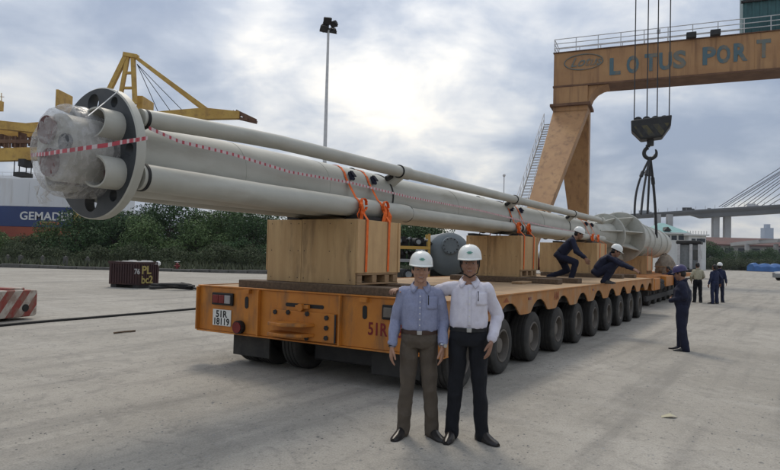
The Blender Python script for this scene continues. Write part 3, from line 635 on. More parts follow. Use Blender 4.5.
stair = st.build('stair', 'rail_grey', o); sr.build('stair_rail', 'rail_grey', stair)

# ------------------------------------------------------------------ hook block on four falls, hanging over the far end of the pipe
hY = 29.0; hp = at(650.5, 130, hY); o = thing('hook_block', 'black hook block with dull yellow stripes hanging on four wire ropes', 'hook block', hp, -.38)
mb = MB(); mb.prism([(-.86, .42), (.90, .58), (.86, .10), (.5, -.42), (-.42, -.5), (-.84, -.05)], lambda a, b, d: (a, d, b), -.42, .42); mb.build('block', 'hook_black', o, bevel=.05)
mb = MB(); mb.prism([(-.72, .12), (.80, .22), (.5, -.33), (-.38, -.40)], lambda a, b, d: (a, d, b), -.438, -.423); mb.build('warning_plate', 'hook_stripes', o)
mb = MB()
for x in (-.55, -.18, .2, .58): mb.cyl((x, -.2, .42), (x, .2, .42), .2, n=16)
mb.build('sheave', 'hook_black', o)
for i, x in enumerate((-.72, -.16, .28, .80)): mb = MB(); mb.tube([(x, .1, .45), (x + .02, .1, 11)], .026, 6); mb.build('rope', 'wire_rope', o)
mb = MB(); mb.cyl((0, 0, -.75), (0, 0, -.42), .16, n=12); mb.tube(arc((0, 0, -1.08), .27, 1.9, 6.9, 18), [.09] * 15 + [.07, .06, .05, .03], 8); mb.tube([(-.1, 0, -.7), (-.11, 0, -.81)], .1, 8); mb.build('hook', 'hook_black', o)
# slings
hk = hp + V((0, 0, -1.28)); tgt = [(634.5, 217, 28.2, .4), (641, 214, 27.5, .1), (647.5, 214, 29, .0), (656.5, 238, 29.5, -.1)]
for i, (x, y, Y, sg) in enumerate(tgt):
    b = at(x, y, Y); pts = []
    for k in range(13):
        t = k / 12; p = hk.lerp(b, t); p.z -= 0; p += V((-sg * math.sin(PI * t) * .55, 0, 0)); pts.append(p - hk)
    q = MB(); q.tube(pts, .05 if i != 3 else .06, 6); q.tube([pts[3], pts[4]], .085, 6)
    tag(q.build('sling', 'wire_rope', loc=hk, smooth=50), ['black sling bowed out at the left of the hook', 'black sling second from the left under the hook', 'black sling third from the left under the hook', 'straight thick black sling nearest the right of the hook'][i], 'sling', 'slings hanging from the crane hook')

# ------------------------------------------------------------------ cable-stayed bridge far behind
o = thing('cable_stayed_bridge', 'long grey cable-stayed bridge high across the river in the distance', 'bridge', V((255, 500, 0)))
B = V(o.location)
A0, A1 = at(560, 220.5, 545), at(840, 203, 480)
dv = (A1 - A0); nrm = V((-dv.y, dv.x, 0)).normalized()
def dk(t, off=0.0, dz=0.0): return A0 + dv * t + nrm * off + V((0, 0, dz)) - B
mb = MB(); mb.hexa([dk(0, -7, -2.2), dk(1, -7, -2.2), dk(1, 7, -2.2), dk(0, 7, -2.2), dk(0, -10, 0), dk(1, -10, 0), dk(1, 10, 0), dk(0, 10, 0)])
mb.build('deck', 'bridge_grey', o)
tt = (716 - 560) / 280 - .0
mb = MB(); mb.hexa([dk(.535, -7.2, -5.2), dk(1, -7.2, -5.2), dk(1, 7.2, -5.2), dk(.535, 7.2, -5.2), dk(.50, -7.2, -2.21), dk(1, -7.2, -2.21), dk(1, 7.2, -2.21), dk(.50, 7.2, -2.21)]); mb.build('deck_girder', 'bridge_grey', o)
for off in (-10, 10): mb = MB(); mb.hexa([dk(0, off, 0), dk(1, off, 0), dk(1, off + .5, 0), dk(0, off + .5, 0), dk(0, off, 1.2), dk(1, off, 1.2), dk(1, off + .5, 1.2), dk(0, off + .5, 1.2)]); mb.build('parapet', 'bridge_grey', o)
def pier(x, ww):
    Yp = at(x, 218, 505).y
    q = at(x, 218, Yp) - B; mb = MB(); mb.box((q.x - ww / 2, q.y - 2, -B.z), (q.x + ww / 2, q.y + 2, at(x, 214.5, Yp).z - B.z)); mb.build('pier', 'concrete_far', o, bevel=.2)
for x, ww in ((715.5, 4.9), (727, 4.9), (657.5, 4.2), (669.5, 4.2), (604, 4), (614, 4)): pier(x, ww)
for x0_, y0_, x1_, y1_ in ((719, 206.8, 780, 168), (722, 207, 780, 171.5), (731, 206.5, 780, 174.5), (749, 206, 780, 183), (755, 206, 780, 187.5), (762, 205.5, 780, 194), (769, 205.5, 780, 199), (725, 207, 780, 172.8), (738, 206.3, 780, 177.5), (744, 206.2, 780, 180.5)):
    k = 2.3; a = at(x0_, y0_, 500); b = at(x0_ + (x1_ - x0_) * k, y0_ + (y1_ - y0_) * k, 490); mb = MB(); mb.cyl(a - B, b - B, .32, n=6); mb.build('cable', 'bridge_grey', o)
# lamp posts and traffic on it
mb = MB()
for i in range(30): p = dk(i / 30 + .01, -9.5); mb.bar(p, p + V((0, 0, 4.0)), .2, .2); 
mb.build('lamp_post', 'concrete_far', o)
for i, (t, ln, h, m, lab) in enumerate(((.487, 9, 3.2, 'dark_steel', 'dark lorry driving on the distant bridge above the piers'), (.71, 8, 3.0, 'vehicle_white', 'pale lorry on the distant bridge near the cables'), (.565, 4.5, 1.6, 'vehicle_grey', 'grey car on the distant bridge between lorries'), (.33, 10, 3.0, 'vehicle_grey', 'grey lorry on the distant bridge left of the slings'))):
    p = dk(t, -4) + B; v = thing('lorry' if ln > 5 else 'car', lab, 'lorry' if ln > 5 else 'car', p, math.atan2(dv.y, dv.x))
    mb = MB(); mb.box((-ln / 2, -1.2, .6), (ln / 2 - 2, 1.2, h + .6)); mb.build('cargo_box' if ln > 5 else 'body', m, v, bevel=.08); mb = MB(); mb.box((ln / 2 - 1.9, -1.15, .5), (ln / 2, 1.15, h * .75 + .4)); mb.build('cab', m, v, bevel=.1)
    for x in (-ln / 2 + 1.2, ln / 2 - 1): mb = MB(); mb.cyl((x, -1.22, .5), (x, 1.22, .5), .5, n=10); mb.build('wheel', 'tyre_rubber', v)

# hazy tower block on the horizon
p = at(767, 240, 1500); p.z = 0; o = thing('tower_block', 'hazy blue tower block alone on the skyline right of the bridge piers', 'tower', p)
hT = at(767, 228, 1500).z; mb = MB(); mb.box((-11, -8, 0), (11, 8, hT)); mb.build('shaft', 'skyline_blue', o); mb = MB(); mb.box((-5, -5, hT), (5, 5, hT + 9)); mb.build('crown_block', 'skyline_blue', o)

# long rust-roofed shed and the low flyover under the bridge
p = at(742, 246, 260); p.z = 0; o = thing('shed', 'long low shed with a dark rust red roof under the far bridge', 'shed', p)
xa, xb = at(704, 240, 260).x - p.x, at(800, 240, 260).x - p.x; z0, z1 = at(740, 246.5, 260).z, at(740, 237.5, 260).z
mb = MB(); mb.prism([(-9, z0), (-9, z0 + .5), (4, z1), (16, z0 + .5), (16, z0)], lambda a, b, d: (d, a, b), xa, xb); mb.build('roof', 'roof_rust', o)
mb = MB(); mb.box((xa + 2, -7, 0), (xb, 14, z0 - .01)); mb.build('wall', 'concrete_far', o)
for i in range(7): mb = MB(); x = xa + 5 + i * 5.4; mb.box((x, -7.08, 2.2), (x + 3.4, -7.003, z0 - .9)); mb.build('window', 'window_dark', o)
p = at(760, 246, 215); p.z = 0; o = thing('flyover', 'pale concrete flyover curving down on slim columns at far right', 'flyover', p)
mb = MB(); rs = []
for x, y, Y in ((738, 244.3, 232), (752, 242.5, 222), (768, 241, 212), (800, 239.5, 205), (860, 238, 200)):
    q = at(x, y, Y) - p; rs.append([q + V((0, -5, -.6)), q + V((0, 5, -.6)), q + V((0, 5.5, .6)), q + V((0, -5.5, .6))])
mb.rings(rs); mb.build('deck', 'concrete_far', o)
for x, Y in ((747, 225), (776, 210), (806, 205)): q = at(x, 243.6, Y) - p; mb = MB(); mb.cyl((q.x, q.y, 0), (q.x, q.y, at(x, 242.8, Y).z - .4), .75, n=10); mb.build('column', 'concrete_far', o)

# house with a teal roof
hYv = 150.0; p = at(679, 246, hYv); p.z = 0; o = thing('house', 'white villa with a pale teal hipped roof beyond the pipe end', 'house', p)
def hp_(x, y, Y=hYv): return at(x, y, Y) - p
xa, xb, xc = hp_(655, 240).x, hp_(687, 240).x, hp_(703, 240).x; ze = hp_(680, 233).z; zr_ = hp_(672, 222).z; z2 = hp_(695, 236).z
mb = MB(); mb.box((xa + .5, 0, 0), (xb - .3, 10, ze - .003)); mb.build('wall', 'house_white', o)
mb = MB(); mb.add([(xa - .3, -.8, ze), (xb + .6, -.8, ze), (xb + .6, 10.8, ze), (xa - .3, 10.8, ze), (xa + 3.0, 5, zr_), (xb - 3.4, 5, zr_)], [(3, 2, 1, 0), (0, 1, 5, 4), (1, 2, 5), (2, 3, 4, 5), (3, 0, 4)]); rf = mb.build('roof', 'roof_teal', o)
mb = MB(); mb.box((xa - .3, -.95, ze - .25), (xb + .6, -.8, ze + .05)); mb.build('gutter', 'house_white', rf)
mb = MB(); mb.prism([(-.9, 0), (.9, 0), (0, .9)], lambda a, b, d: (hp_(667, 230).x + a, d, ze + .5 + b), -.6, 2); mb.build('dormer', 'dark_steel', rf)
mb = MB(); mb.box((xb - .29, -1.5, 0), (xc, 8, z2)); mb.build('wing', 'house_white', o, bevel=.04)
mb = MB(); mb.box((xb - 1.2, -2.1, z2 + .003), (xc + .5, 8.4, z2 + .35)); mb.build('wing_roof', 'house_white', o)
for i in range(8): x = xb - .9 + i * (xc - xb + 1) / 7.5; mb = MB(); mb.box((x, -2.05, z2 + .36), (x + .15, -1.95, z2 + 1.15)); mb.build('baluster', 'house_white', o)
for x, y0_, y1_, ww in ((660, 240, 235.5, 1.3), (667, 240, 235.5, 1.3), (674, 240, 235.5, 1.3), (681, 240, 235.5, 1.3)):
    q = hp_(x, y0_); mb = MB(); mb.box((q.x - ww / 2 - .1, -.06, q.z - .1), (q.x + ww / 2 + .1, -.003, hp_(x, y1_).z + .1)); wf = mb.build('window', 'house_white', o); mb = MB(); mb.box((q.x - ww / 2, -.08, q.z), (q.x + ww / 2, -.063, hp_(x, y1_).z)); mb.build('pane', 'window_dark', wf)
for x in (690.5, 695.5, 700):
    q = hp_(x, 243); mb = MB(); mb.box((q.x - .6, -1.56, q.z), (q.x + .6, -1.503, hp_(x, 238.5).z)); wf = mb.build('window', 'house_white', o); mb = MB(); mb.box((q.x - .5, -1.58, q.z + .1), (q.x + .5, -1.563, hp_(x, 238.8).z)); mb.build('pane', 'window_dark', wf)

# blue tarpaulin stack and the tail of a parked car at the right edge
p = at(768, 265, 150); p.z = 0; o = thing('covered_stack', 'long low stack of cargo under a bright blue tarpaulin at far right', 'covered cargo', p)
mb = MB(); rs = []
for i in range(15):
    x = -4.2 + i * .8; h = 1.75 + .22 * math.sin(i * 1.9) + .1 * (i % 2); rs.append([V((x, -1.6, .05)), V((x, 1.6, .05)), V((x, 1.5, h * .7)), V((x, .7, h)), V((x, -.7, h + .06)), V((x, -1.5, h * .66))])
mb.rings(rs); mb.build('tarpaulin', 'tarp_blue', o, 40); mb = MB(); mb.box((-4.3, -1.7, 0), (7.2, 1.7, .045)); mb.build('pallet_base', 'timber_dark', o)
p = onz(795, 281); o = thing('parked_car', 'grey parked car cut off by the right edge of the photo', 'car', p, .2)
prof = [(-2.1, .3), (-2.12, .75), (-1.9, .95), (-1.2, 1.0), (-.6, 1.42), (.9, 1.42), (1.6, .98), (2.1, .9), (2.15, .3)]
mb = MB(); mb.prism(prof, lambda a, b, d: (a, d, b), -.82, .82); bd = mb.build('body', 'vehicle_grey', o, bevel=.06)
for s in (-1, 1):
    mb = MB(); mb.prism([(-1.05, 1.02), (-.55, 1.36), (.85, 1.36), (1.4, 1.02)], lambda a, b, d: (a, d, b), s * .823, s * .83); mb.build('side_window', 'glass_dark', o)
    for x in (-1.35, 1.35): mb = MB(); mb.cyl((x, s * .68, .31), (x, s * .86, .31), .31, n=18); mb.build('wheel', 'tyre_rubber', o, bevel=.02)
for s in (-.6, .6): mb = MB(); mb.box((-2.14, s - .15, .7), (-2.09, s + .15, .85)); mb.build('headlight', 'tail_clear', o)

# ------------------------------------------------------------------ things on the left of the yard
cb = thing('ground_cable', 'thin black cable lying across the yard from bin to trailer rear', 'cable', (0, 0, 0))
pts = [onz(x, y, .03) for x, y in ((-40, 328), (0, 325.3), (30, 322.5), (60, 320), (90, 317.6), (120, 315), (150, 312.6), (175, 310.4), (200, 308.2), (226, 306))]
mb = MB(); mb.tube(pts, .028, 6); mb.build('cable', 'hose_black', cb)
p = onz(172, 289.5); hs_ = thing('hose_coil', 'black hose coiled loosely on the ground right of the maroon bin', 'hose', p)
r = random.Random(4); pts = []
for i in range(64):
    a = i * .42; rr = .62 + .12 * math.sin(i * .9); pts.append(V((math.cos(a) * rr * 1.25, math.sin(a) * rr * .9, .06 + .0028 * i + .03 * math.sin(i * .7))))
pts += [V((1.2, -.4, .06)), V((2.4, -.7, .05)), V((4.0, -1.2, .05))]
mb = MB(); mb.tube(pts, .05, 6); mb.build('hose', 'hose_black', hs_)
p = onz(177, 271.5); o = thing('hydrant', 'small red hydrant with a pale handwheel near the bank', 'hydrant', p); o.scale = (.7, .7, .7)
mb = MB(); mb.lathe([(.30, 0), (.30, .07), (.15, .09), (.13, .75), (.19, .8), (.19, .9), (.08, .95)], n=14); mb.cyl((-.3, 0, .6), (.3, 0, .6), .09, n=10); mb.build('body', 'hydrant_red', o, 40)
mb = MB(); mb.cyl((0, 0, .95), (0, 0, 1.1), .03, n=6); mb.tube(arc((0, 0, 1.1), .27, 0, 2 * PI, 18, 'XY')[:-1], .035, 6, closed=True); mb.bar((-.27, 0, 1.1), (.27, 0, 1.1), .04, .04); mb.build('handwheel', 'white_paint', o)
# maroon scrap bin with graffiti
pk = onz(138.5, 288.6); rd = V((pk.x, pk.y, 0)).normalized(); lt = V((rd.y, -rd.x, 0)); th = math.radians(42)
bl, bw = 1.6, 1.2
sdv = lt * math.sin(th) + rd * math.cos(th); fdv = lt * math.cos(th) - rd * math.sin(th)   # long side towards the corner, short side away
pb = pk - fdv * bl; ba = math.atan2(fdv.y, fdv.x)
o = thing('scrap_bin', 'dark maroon steel bin with yellow graffiti standing by the bank', 'bin', pb, ba)
bh = at(138, 262.5, pk.y).z
mb = MB(); mb.box((0, 0, .14), (bl, bw, .2)); mb.box((0, 0, .203), (bl, .05, bh)); mb.box((0, bw - .05, .203), (bl, bw, bh)); mb.box((0, .053, .203), (.05, bw - .053, bh)); mb.box((bl - .05, .053, .203), (bl, bw - .053, bh)); mb.build('body', 'bin_maroon', o)
nrib = 11
rib = MB().box((-.035, -.035, .2), (.035, -.002, bh - .08)).mesh('rib', 'bin_maroon')
for i in range(nrib): part('rib', rib, o, (.12 + (bl - .24) * i / (nrib - 1), 0, 0))
rib2 = MB().box((.002, -.035, .2), (.035, .035, bh - .08)).mesh('rib', 'bin_maroon')
for i in range(8): part('rib', rib2, o, (bl, .12 + (bw - .24) * i / 7, 0))
mb = MB()
for a, b in (((-.04, -.04), (bl + .04, .04)), ((-.04, bw - .04), (bl + .04, bw + .04)), ((-.04, .043), (.04, bw - .043)), ((bl - .04, .043), (bl + .04, bw - .043))): mb.box((*a, bh - .075), (*b, bh + .02))
mb.build('top_rail', 'bin_maroon', o)
for x in (.05, bl - .35): mb = MB(); mb.box((x, .05, 0), (x + .3, bw - .05, .137)); mb.build('skid', 'dark_steel', o)
r = random.Random(2); mb = MB()
for i in range(18): mb.sphere((r.uniform(.2, bl - .2), r.uniform(.2, bw - .2), bh - .06), (r.uniform(.15, .4), r.uniform(.12, .3), r.uniform(.05, .16)), 8)
mb.build('rubble', 'concrete', o)
yv = lambda y: bw * y
text('graffiti', '76', 'graffiti_white', o, (bl * .86, -.038, bh * .56), (1, 0, 0), (0, 0, 1), .3, .002, .012)
text('graffiti', 'PL', 'graffiti_yellow', o, (bl + .038, .1, bh * .56), (0, 1, 0), (0, 0, 1), .48, .002, .012, sx=1.2)
text('graffiti', 'bc2', 'graffiti_yellow', o, (bl + .038, .1, bh * .2), (0, 1, 0), (0, 0, 1), .44, .002, .012, sx=1.1)
mb = MB(); mb.sphere((bl - .02, bw * .96, bh - .05), .12, 8); mb.build('cap', 'white_paint', o)

# red and white striped counterweight at the left edge
pA = onz(36.5, 318.5); pB = onz(-30, 326)
d_ = pA - pB; sa = math.atan2(d_.y, d_.x)
o = thing('striped_counterweight', 'battered red and white chevron steel block at the left edge', 'counterweight', pA, sa)
z0, z1 = at(36, 315.5, pA.y).z, at(36, 289.5, pA.y).z
mb = MB(); mb.prism([(-2.6, z0), (-.06, z0 + .0), (0, z0 + .04), (.0, z1 - .03), (-.04, z1), (-2.6, z1 + .04)], lambda a, b, d: (a, d, b), 0, .55); bo = mb.build('block', 'chevron_red_white', o, bevel=.02)
mb = MB(); mb.box((-2.6, .56, z0 + .08), (-.1, 1.4, z1 - .12)); mb.build('rear_frame', 'dark_steel', o)
mb = MB(); mb.box((-.74, .05, z1 - .02), (-.3, .5, z1 + .06)); mb.build('top_lug', 'chevron_red_white', o, bevel=.03)
mb = MB(); mb.cyl((-.33, -.02, z0 + .2), (-.33, .05, z0 + .2), .085, n=14); mb.build('pin_socket', 'black', o)
mb = MB(); mb.lathe([(.05, -.12), (.2, -.1), (.24, -.04), (.24, .04), (.2, .1), (.05, .12)], (-.62, .3, .24), 'Y', 20); mb.build('wheel', 'tyre_rubber', o, 40); mb = MB(); mb.cyl((-.62, .2, .24), (-.62, .2, z0 + .1), .06); mb.cyl((-.62, .4, .24), (-.62, .4, z0 + .1), .06); mb.build('bracket', 'dark_steel', o)

# ------------------------------------------------------------------ the multi-axle trailer
T = Fr(6.53, -5.27, 0); tr = thing('modular_trailer', 'long yellow multi-axle heavy haul trailer carrying the white pipe load', 'trailer', T.loc, TA)
VR, VL, UF = -3.21, -7.33, 21.7
DZ = 1.13
def tb(name, lo, hi, mat, bevel=None, parent=None):
    a, b = T(*lo), T(*hi); l = [min(a[i], b[i]) for i in range(3)]; h = [max(a[i], b[i]) for i in range(3)]
    mb = MB(); mb.box(l, h); return mb.build(name, mat, parent or tr, bevel=bevel)
# deck plates with open joints
nd = 10; du = (UF - 6.56) / nd
for i in range(nd):
    tb('deck_plate', (6.565 + i * du, VL + .02, 1.085), (6.565 + (i + 1) * du - .012, VR - .022, DZ), 'deck_yellow', .006)
tb('deck_frame', (6.8, VL + .1, .86), (UF - .1, VR - .12, 1.082), 'dark_steel')
tb('spine_beam', (7.0, -5.75, .52), (UF - .2, -4.8, .858), 'rusty_orange', .02)
# rear cross beam
tb('rear_plate', (6.53, VL, .485), (6.558, VR - .02, 1.118), 'trailer_yellow', .004)
tb('rear_top_flange', (6.505, VL - .004, 1.121), (6.563, VR - .016, 1.142), 'trailer_yellow', .004)
tb('rear_bottom_flange', (6.5, VL, .462), (6.70, VR - .02, .482), 'trailer_yellow', .004)
for v in (-6.09, -4.69): tb('stiffener', (6.47, v - .012, .484), (6.527, v + .012, 1.118), 'trailer_yellow')
for v in (-6.32, -4.33): tb('bracket_lip', (6.47, v - .055, 1.06), (6.527, v + .055, 1.118), 'trailer_yellow')
for v in (VL + .012, VR - .035): tb('end_plate', (6.47, v - .012, .484), (6.527, v + .012, 1.118), 'trailer_yellow')
for v in (-6.35, -4.33):
    mb = MB(); pl = [(math.cos(a) * .035, math.sin(a) * .035 + (.05 if math.sin(a) > 0 else -.05)) for a in [2 * PI * i / 16 for i in range(16)]]
    mb.prism(pl, lambda a, b, d: T(6.527 + d, v + a, .93 + b), 0, -.003); mb.build('painted_slot', 'black', tr)  # no opening cut; a black plate carries the slot's shade
mb = MB(); pl = [(math.cos(a) * .026 + (.30 if math.cos(a) > 0 else -.30), math.sin(a) * .026) for a in [2 * PI * (i + .5) / 16 for i in range(16)]]
mb.prism(pl, lambda a, b, d: T(6.527 + d, -5.30 + a, .95 + b), 0, -.003); mb.build('painted_slot', 'black', tr)  # long slot likewise: its inner dark is a black plate
mb = MB(); mb.cyl(T(6.52, -5.33, .93), T(6.46, -5.33, .93), .05, n=12); mb.bar(T(6.50, -5.42, .93), T(6.50, -5.2, .945), .04, .05); mb.build('latch', 'trailer_yellow', tr)
cp_ = tb('coupling_plate', (6.498, -5.86, .50), (6.526, -4.76, .875), 'trailer_yellow', .006)
def on_plate(name, mb, mat, **k): return mb.build(name, mat, cp_, **k)
for z in (.71, .575):
    mb = MB(); pl = [(-.30, 0), (.36, 0), (.30, -.17), (.05, -.30), (-.22, -.26), (-.32, -.10)]
    mb.prism(pl, lambda a, b, d: T(6.497 + b, -5.46 + a, z + d), -.022, .022); on_plate('coupling_jaw', mb, 'trailer_yellow', bevel=.008)
bolt = [(-5.78, .84), (-5.55, .85), (-5.22, .85), (-4.90, .82), (-4.90, .69), (-4.90, .56), (-5.78, .56), (-5.22, .53)]
for v, z in bolt: mb = MB(); mb.cyl(T(6.499, v, z), T(6.478, v, z), .034, n=6); on_plate('bolt', mb, 'dark_steel')
tb('coupling_rib', (6.49, -4.775, .5), (6.5, -4.75, .87), 'dark_steel')
def lamp(va, vb, ms=('tail_red', 'tail_red', 'tail_clear')):
    h = tb('tail_light', (6.49, va, .865), (6.527, vb, 1.045), 'black', .012); w_ = (vb - va - .06) / 3
    for i, m in enumerate(ms): a = va + .03 + i * w_; q = tb('lens', (6.472, a + .004, .895), (6.492, a + w_ - .004, 1.015), m, .006, parent=h)
    return h
lamp(-7.02, -6.60); lamp(-4.06, -3.64, ('rim_steel', 'pipe_dark', 'tail_red'))
pt = tb('number_plate', (6.512, -7.01, .565), (6.526, -6.64, .80), 'plate_white', .004)
text('number', '51R', 'black', pt, T(6.511, -6.945, .69), (0, -1, 0), (0, 0, 1), .135, .001, .004, sx=1.05)
text('number', '18119', 'black', pt, T(6.511, -6.995, .58), (0, -1, 0), (0, 0, 1), .135, .001, .004, sx=.98)
text('number', '51R 18119', 'dark_red_paint', tr, T(6.526, -4.28, .66), (0, -1, 0), (0, 0, 1), .22, .001, .004, sx=.8)
mb = MB(); mb.cyl(T(6.52, -6.45, .575), T(6.45, -6.45, .575), .095, n=18); rl = mb.build('reflector_housing', 'black', tr, 40); mb = MB(); mb.cyl(T(6.45, -6.45, .575), T(6.437, -6.45, .575), .078, n=18); mb.build('lens', 'tail_red', rl, 40)
tb('mudflap', (6.66, -6.72, .15), (6.69, -6.02, .459), 'tyre_rubber', .006)
tb('mudflap', (6.66, -4.3, .15), (6.69, -3.6, .459), 'tyre_rubber', .006)
# side skirts cut into a row of arches, one per axle
U1, PI_ = 8.49 - 1.375, 1.375
def skirt(v):
    pts = [(6.56, 1.118), (6.56, .485), (6.62, .485)]
    lowz, hi = .80, 1.0
    for i in range(11):
        c = U1 + i * PI_ + .13
        if c > UF - .7: break
        for a, z in ((-.52, lowz), (-.44, lowz + .01), (-.28, .93), (-.13, hi - .01), (0, hi), (.13, hi - .01), (.28, .93), (.44, lowz + .01), (.52, lowz)): pts.append((c + a, z if i or a > -.3 else max(z, .9)))
    pts += [(UF - .42, .79), (UF - .02, .72), (UF, .72), (UF, 1.118)]
    mb = MB(); n = len(pts); q = [T(u, v + .0, z) for u, z in pts]; q2 = [T(u, v - .02, z) for u, z in pts]
    top = [T(u, v, 1.118) for u, z in pts]; top2 = [T(u, v - .02, 1.118) for u, z in pts]
    for i in range(1, n - 2): mb.hexa([q[i], q[i + 1], q2[i + 1], q2[i], top[i], top[i + 1], top2[i + 1], top2[i]])
    return mb.build('side_skirt', 'skirt_dusty', tr)
for v in (VR, VL + .02): skirt(v)
for v in (VR + .018, VL - .002): tb('side_rail', (6.56, v - .028, 1.119), (UF, v, 1.141), 'skirt_dusty', .004)
text('marking', '18119', 'faint_red_paint', tr, T(7.5, VR + .004, .90), (1, 0, 0), (0, 0, 1), .19, .001, .002)
text('marking', 'AM', 'faint_red_paint', tr, T(10.78, VR + .004, .95), (1, 0, 0), (0, 0, 1), .20, .001, .003)
mb = MB(); mb.add([T(8.35, VR + .003, 1.02), T(8.6, VR + .003, 1.02), T(8.48, VR + .003, 1.09)], [(0, 1, 2)]); mb.build('marking', 'faint_red_paint', tr)
for u in (9.43, 13.55): tb('side_marker', (u, VR + .001, 1.01), (u + .12, VR + .012, 1.05), 'tail_red')
tb('front_plate', (UF, VL, .72), (UF + .03, VR, 1.14), 'trailer_yellow', .004)
tb('underbody_shade_block', (6.95, -5.45, .17), (7.25, -3.95, .62), 'dark_steel', .03)  # dark block added beneath the tail to deepen the shade there
tb('underbody_shade_sheet', (6.75, -7.1, .47), (7.6, -3.5, .56), 'dark_steel', .01)  # added sheet that keeps sky light from under the rear beam
# wheels
tp = [(.205, .02), (.21, .125), (.25, .148), (.33, .155), (.375, .140), (.397, .118), (.40, .10), (.40, .075), (.388, .07), (.388, .058), (.40, .053), (.40, .012), (.388, .008)]
tp = tp + [(r_, -h) for r_, h in reversed(tp)]
tyre_me = MB().lathe(tp, (0, 0, 0), 'Y', 36).mesh('tyre', 'tyre_rubber', 35)
rim_me = MB().lathe([(.20, -.012), (.215, -.015), (.236, -.146), (.226, -.153), (.212, -.150), (.203, -.11), (.194, -.03), (.13, -.02), (.115, -.05), (.105, -.10), (.06, -.105), (.0, -.107)], (0, 0, 0), 'Y', 28)
for i in range(8): a = 2 * PI * i / 8; rim_me.cyl((math.cos(a) * .162, -.02, math.sin(a) * .162), (math.cos(a) * .162, -.05, math.sin(a) * .162), .014, n=6)
rim_me = rim_me.mesh('wheel', 'rim_steel', 35)
r = random.Random(6)
for i in range(10):
    u = U1 + i * PI_
    vs = [(-3.40, 0), (-3.74, 0)] + ([(-6.62, PI), (-6.29, PI), (-5.72, PI)] if i < 3 else [])
    for v, rz in vs:
        q = part('wheel', rim_me, tr, T(u, v, .40), (0, 0, rz)); ty = part('tyre', tyre_me, q)
        q.rotation_euler.y = r.uniform(0, 6)
    tb('axle', (u - .07, -7.1, .34), (u + .07, -3.45, .46), 'dark_steel', .02)
    tb('swing_arm', (u - .1, -3.62, .46), (u + .12, -3.5, .92), 'dark_steel', .02)
# dunnage timbers across the deck under the crates
r = random.Random(9)
CR = [(6.78, 1.10, -6.24, -4.65), (13.1, 1.15, -5.95, -4.65), (19.7, 1.3, -6.35, -4.55)]
for k, (u, l, va, vb) in enumerate(CR):
    for j, uu in enumerate((u - .16, u + l - .30)):
        f = Fr(uu, -5.27, DZ + .003); o = bpy.data.objects.new('dunnage_timber', MB().box((0, -.75 - (.75 if j == 0 else .9), 0), (.34, 1.35 if k == 0 else 1.0, .112)).mesh('dunnage_timber', 'timber_dark')); COL.objects.link(o)
        o.location = f.loc; o.rotation_euler.z = TA; b = o.modifiers.new('bevel', 'BEVEL'); b.width = .01
        tag(o, ('dark timber across the deck ' + ('under the rear edge of ' if j == 0 else 'under the front edge of ') + ('the rear crate', 'the middle crate beside the helmets', 'the third crate')[k]), 'timber', 'timbers under the crates')
# loose planks lying on the deck by the crouching worker
for (u, v, ln, rz, lab) in ((12.2, -4.4, 1.9, .05, 'pale loose plank on the deck below the middle crate'), (14.9, -4.55, 1.6, -.1, 'loose plank on the deck behind the crouching worker')):
    mb = MB(); mb.box((0, -.11, 0), (ln, .11, .045)); q = mb.build('plank', 'timber_pale', bevel=.006); q.location = L(u, v, DZ + .004); q.rotation_euler.z = TA + rz; tag(q, lab, 'plank', 'loose planks on the deck')

# ------------------------------------------------------------------ crates
def crate(u, l, va, vb, z0, z1, label, k=0):
    f = Fr(u, (va + vb) / 2, z0); o = thing('wooden_crate', label, 'crate', f.loc, TA, 'plywood crates under the pipe'); hw = (vb - va) / 2; h = z1 - z0
    def b(name, lo, hi, m, bev=.004): mb = MB(); mb.box(lo, hi); return mb.build(name, m, o, bevel=bev)
    b('rear_panel', (0, -hw + .022, 0.0), (.02, hw * .18 - .003, h), 'plywood'); b('rear_panel', (0.003, hw * .18 + .003, 0.0), (.02, hw - .022, h - .004), 'plywood'); b('front_panel', (l - .02, -hw + .022, 0), (l, hw - .022, h), 'plywood')
    b('side_panel', (0, -hw, .155), (l, -hw + .02, h), 'plywood_pale'); b('side_panel', (0, hw - .02, .155), (l, hw, h), 'plywood_pale')
    b('top_panel', (.023, -hw + .023, h - .02), (l - .023, hw - .023, h - .002), 'plywood')
    b('floor_panel', (.023, -hw + .003, .128), (l - .023, hw - .003, .152), 'timber_pale')
    for x in (.03, l * .36, l * .66, l - .15): b('block', (x, -hw + .002, .025), (x + .11, -hw + .14, .125), 'timber_pale'); b('block', (x, hw - .14, .025), (x + .11, hw - .002, .125), 'timber_pale')
    b('skid_board', (.023, -hw, 0), (l - .023, -hw + .14, .022), 'timber_pale'); b('skid_board', (.023, hw - .14, 0), (l - .023, hw, .022), 'timber_pale')
    for x in (-.004, l - .052): b('corner_batten', (x, -hw - .016, .16), (x + .056, -hw - .001, h), 'plywood_pale', .003)
    for y in (-hw + .1, -hw + .45, hw * .18 - .05, hw * .18 + .06, hw - .45, hw - .1):
        for z in (.06, h * .5, h - .06): mb = MB(); mb.cyl((-.001, y, z), (-.004, y, z), .007, n=6); mb.build('nail', 'dark_steel', o)
    return o
cz = DZ + .118
crate(*CR[0], cz, 2.125, 'large plywood crate at the trailer rear with pallet slots in its right side')
crate(*CR[1], cz, 2.155, 'plywood crate standing behind the white helmets of the two front men')
crate(*CR[2], cz, 2.20, 'plywood crate standing behind the squatting worker on the deck')
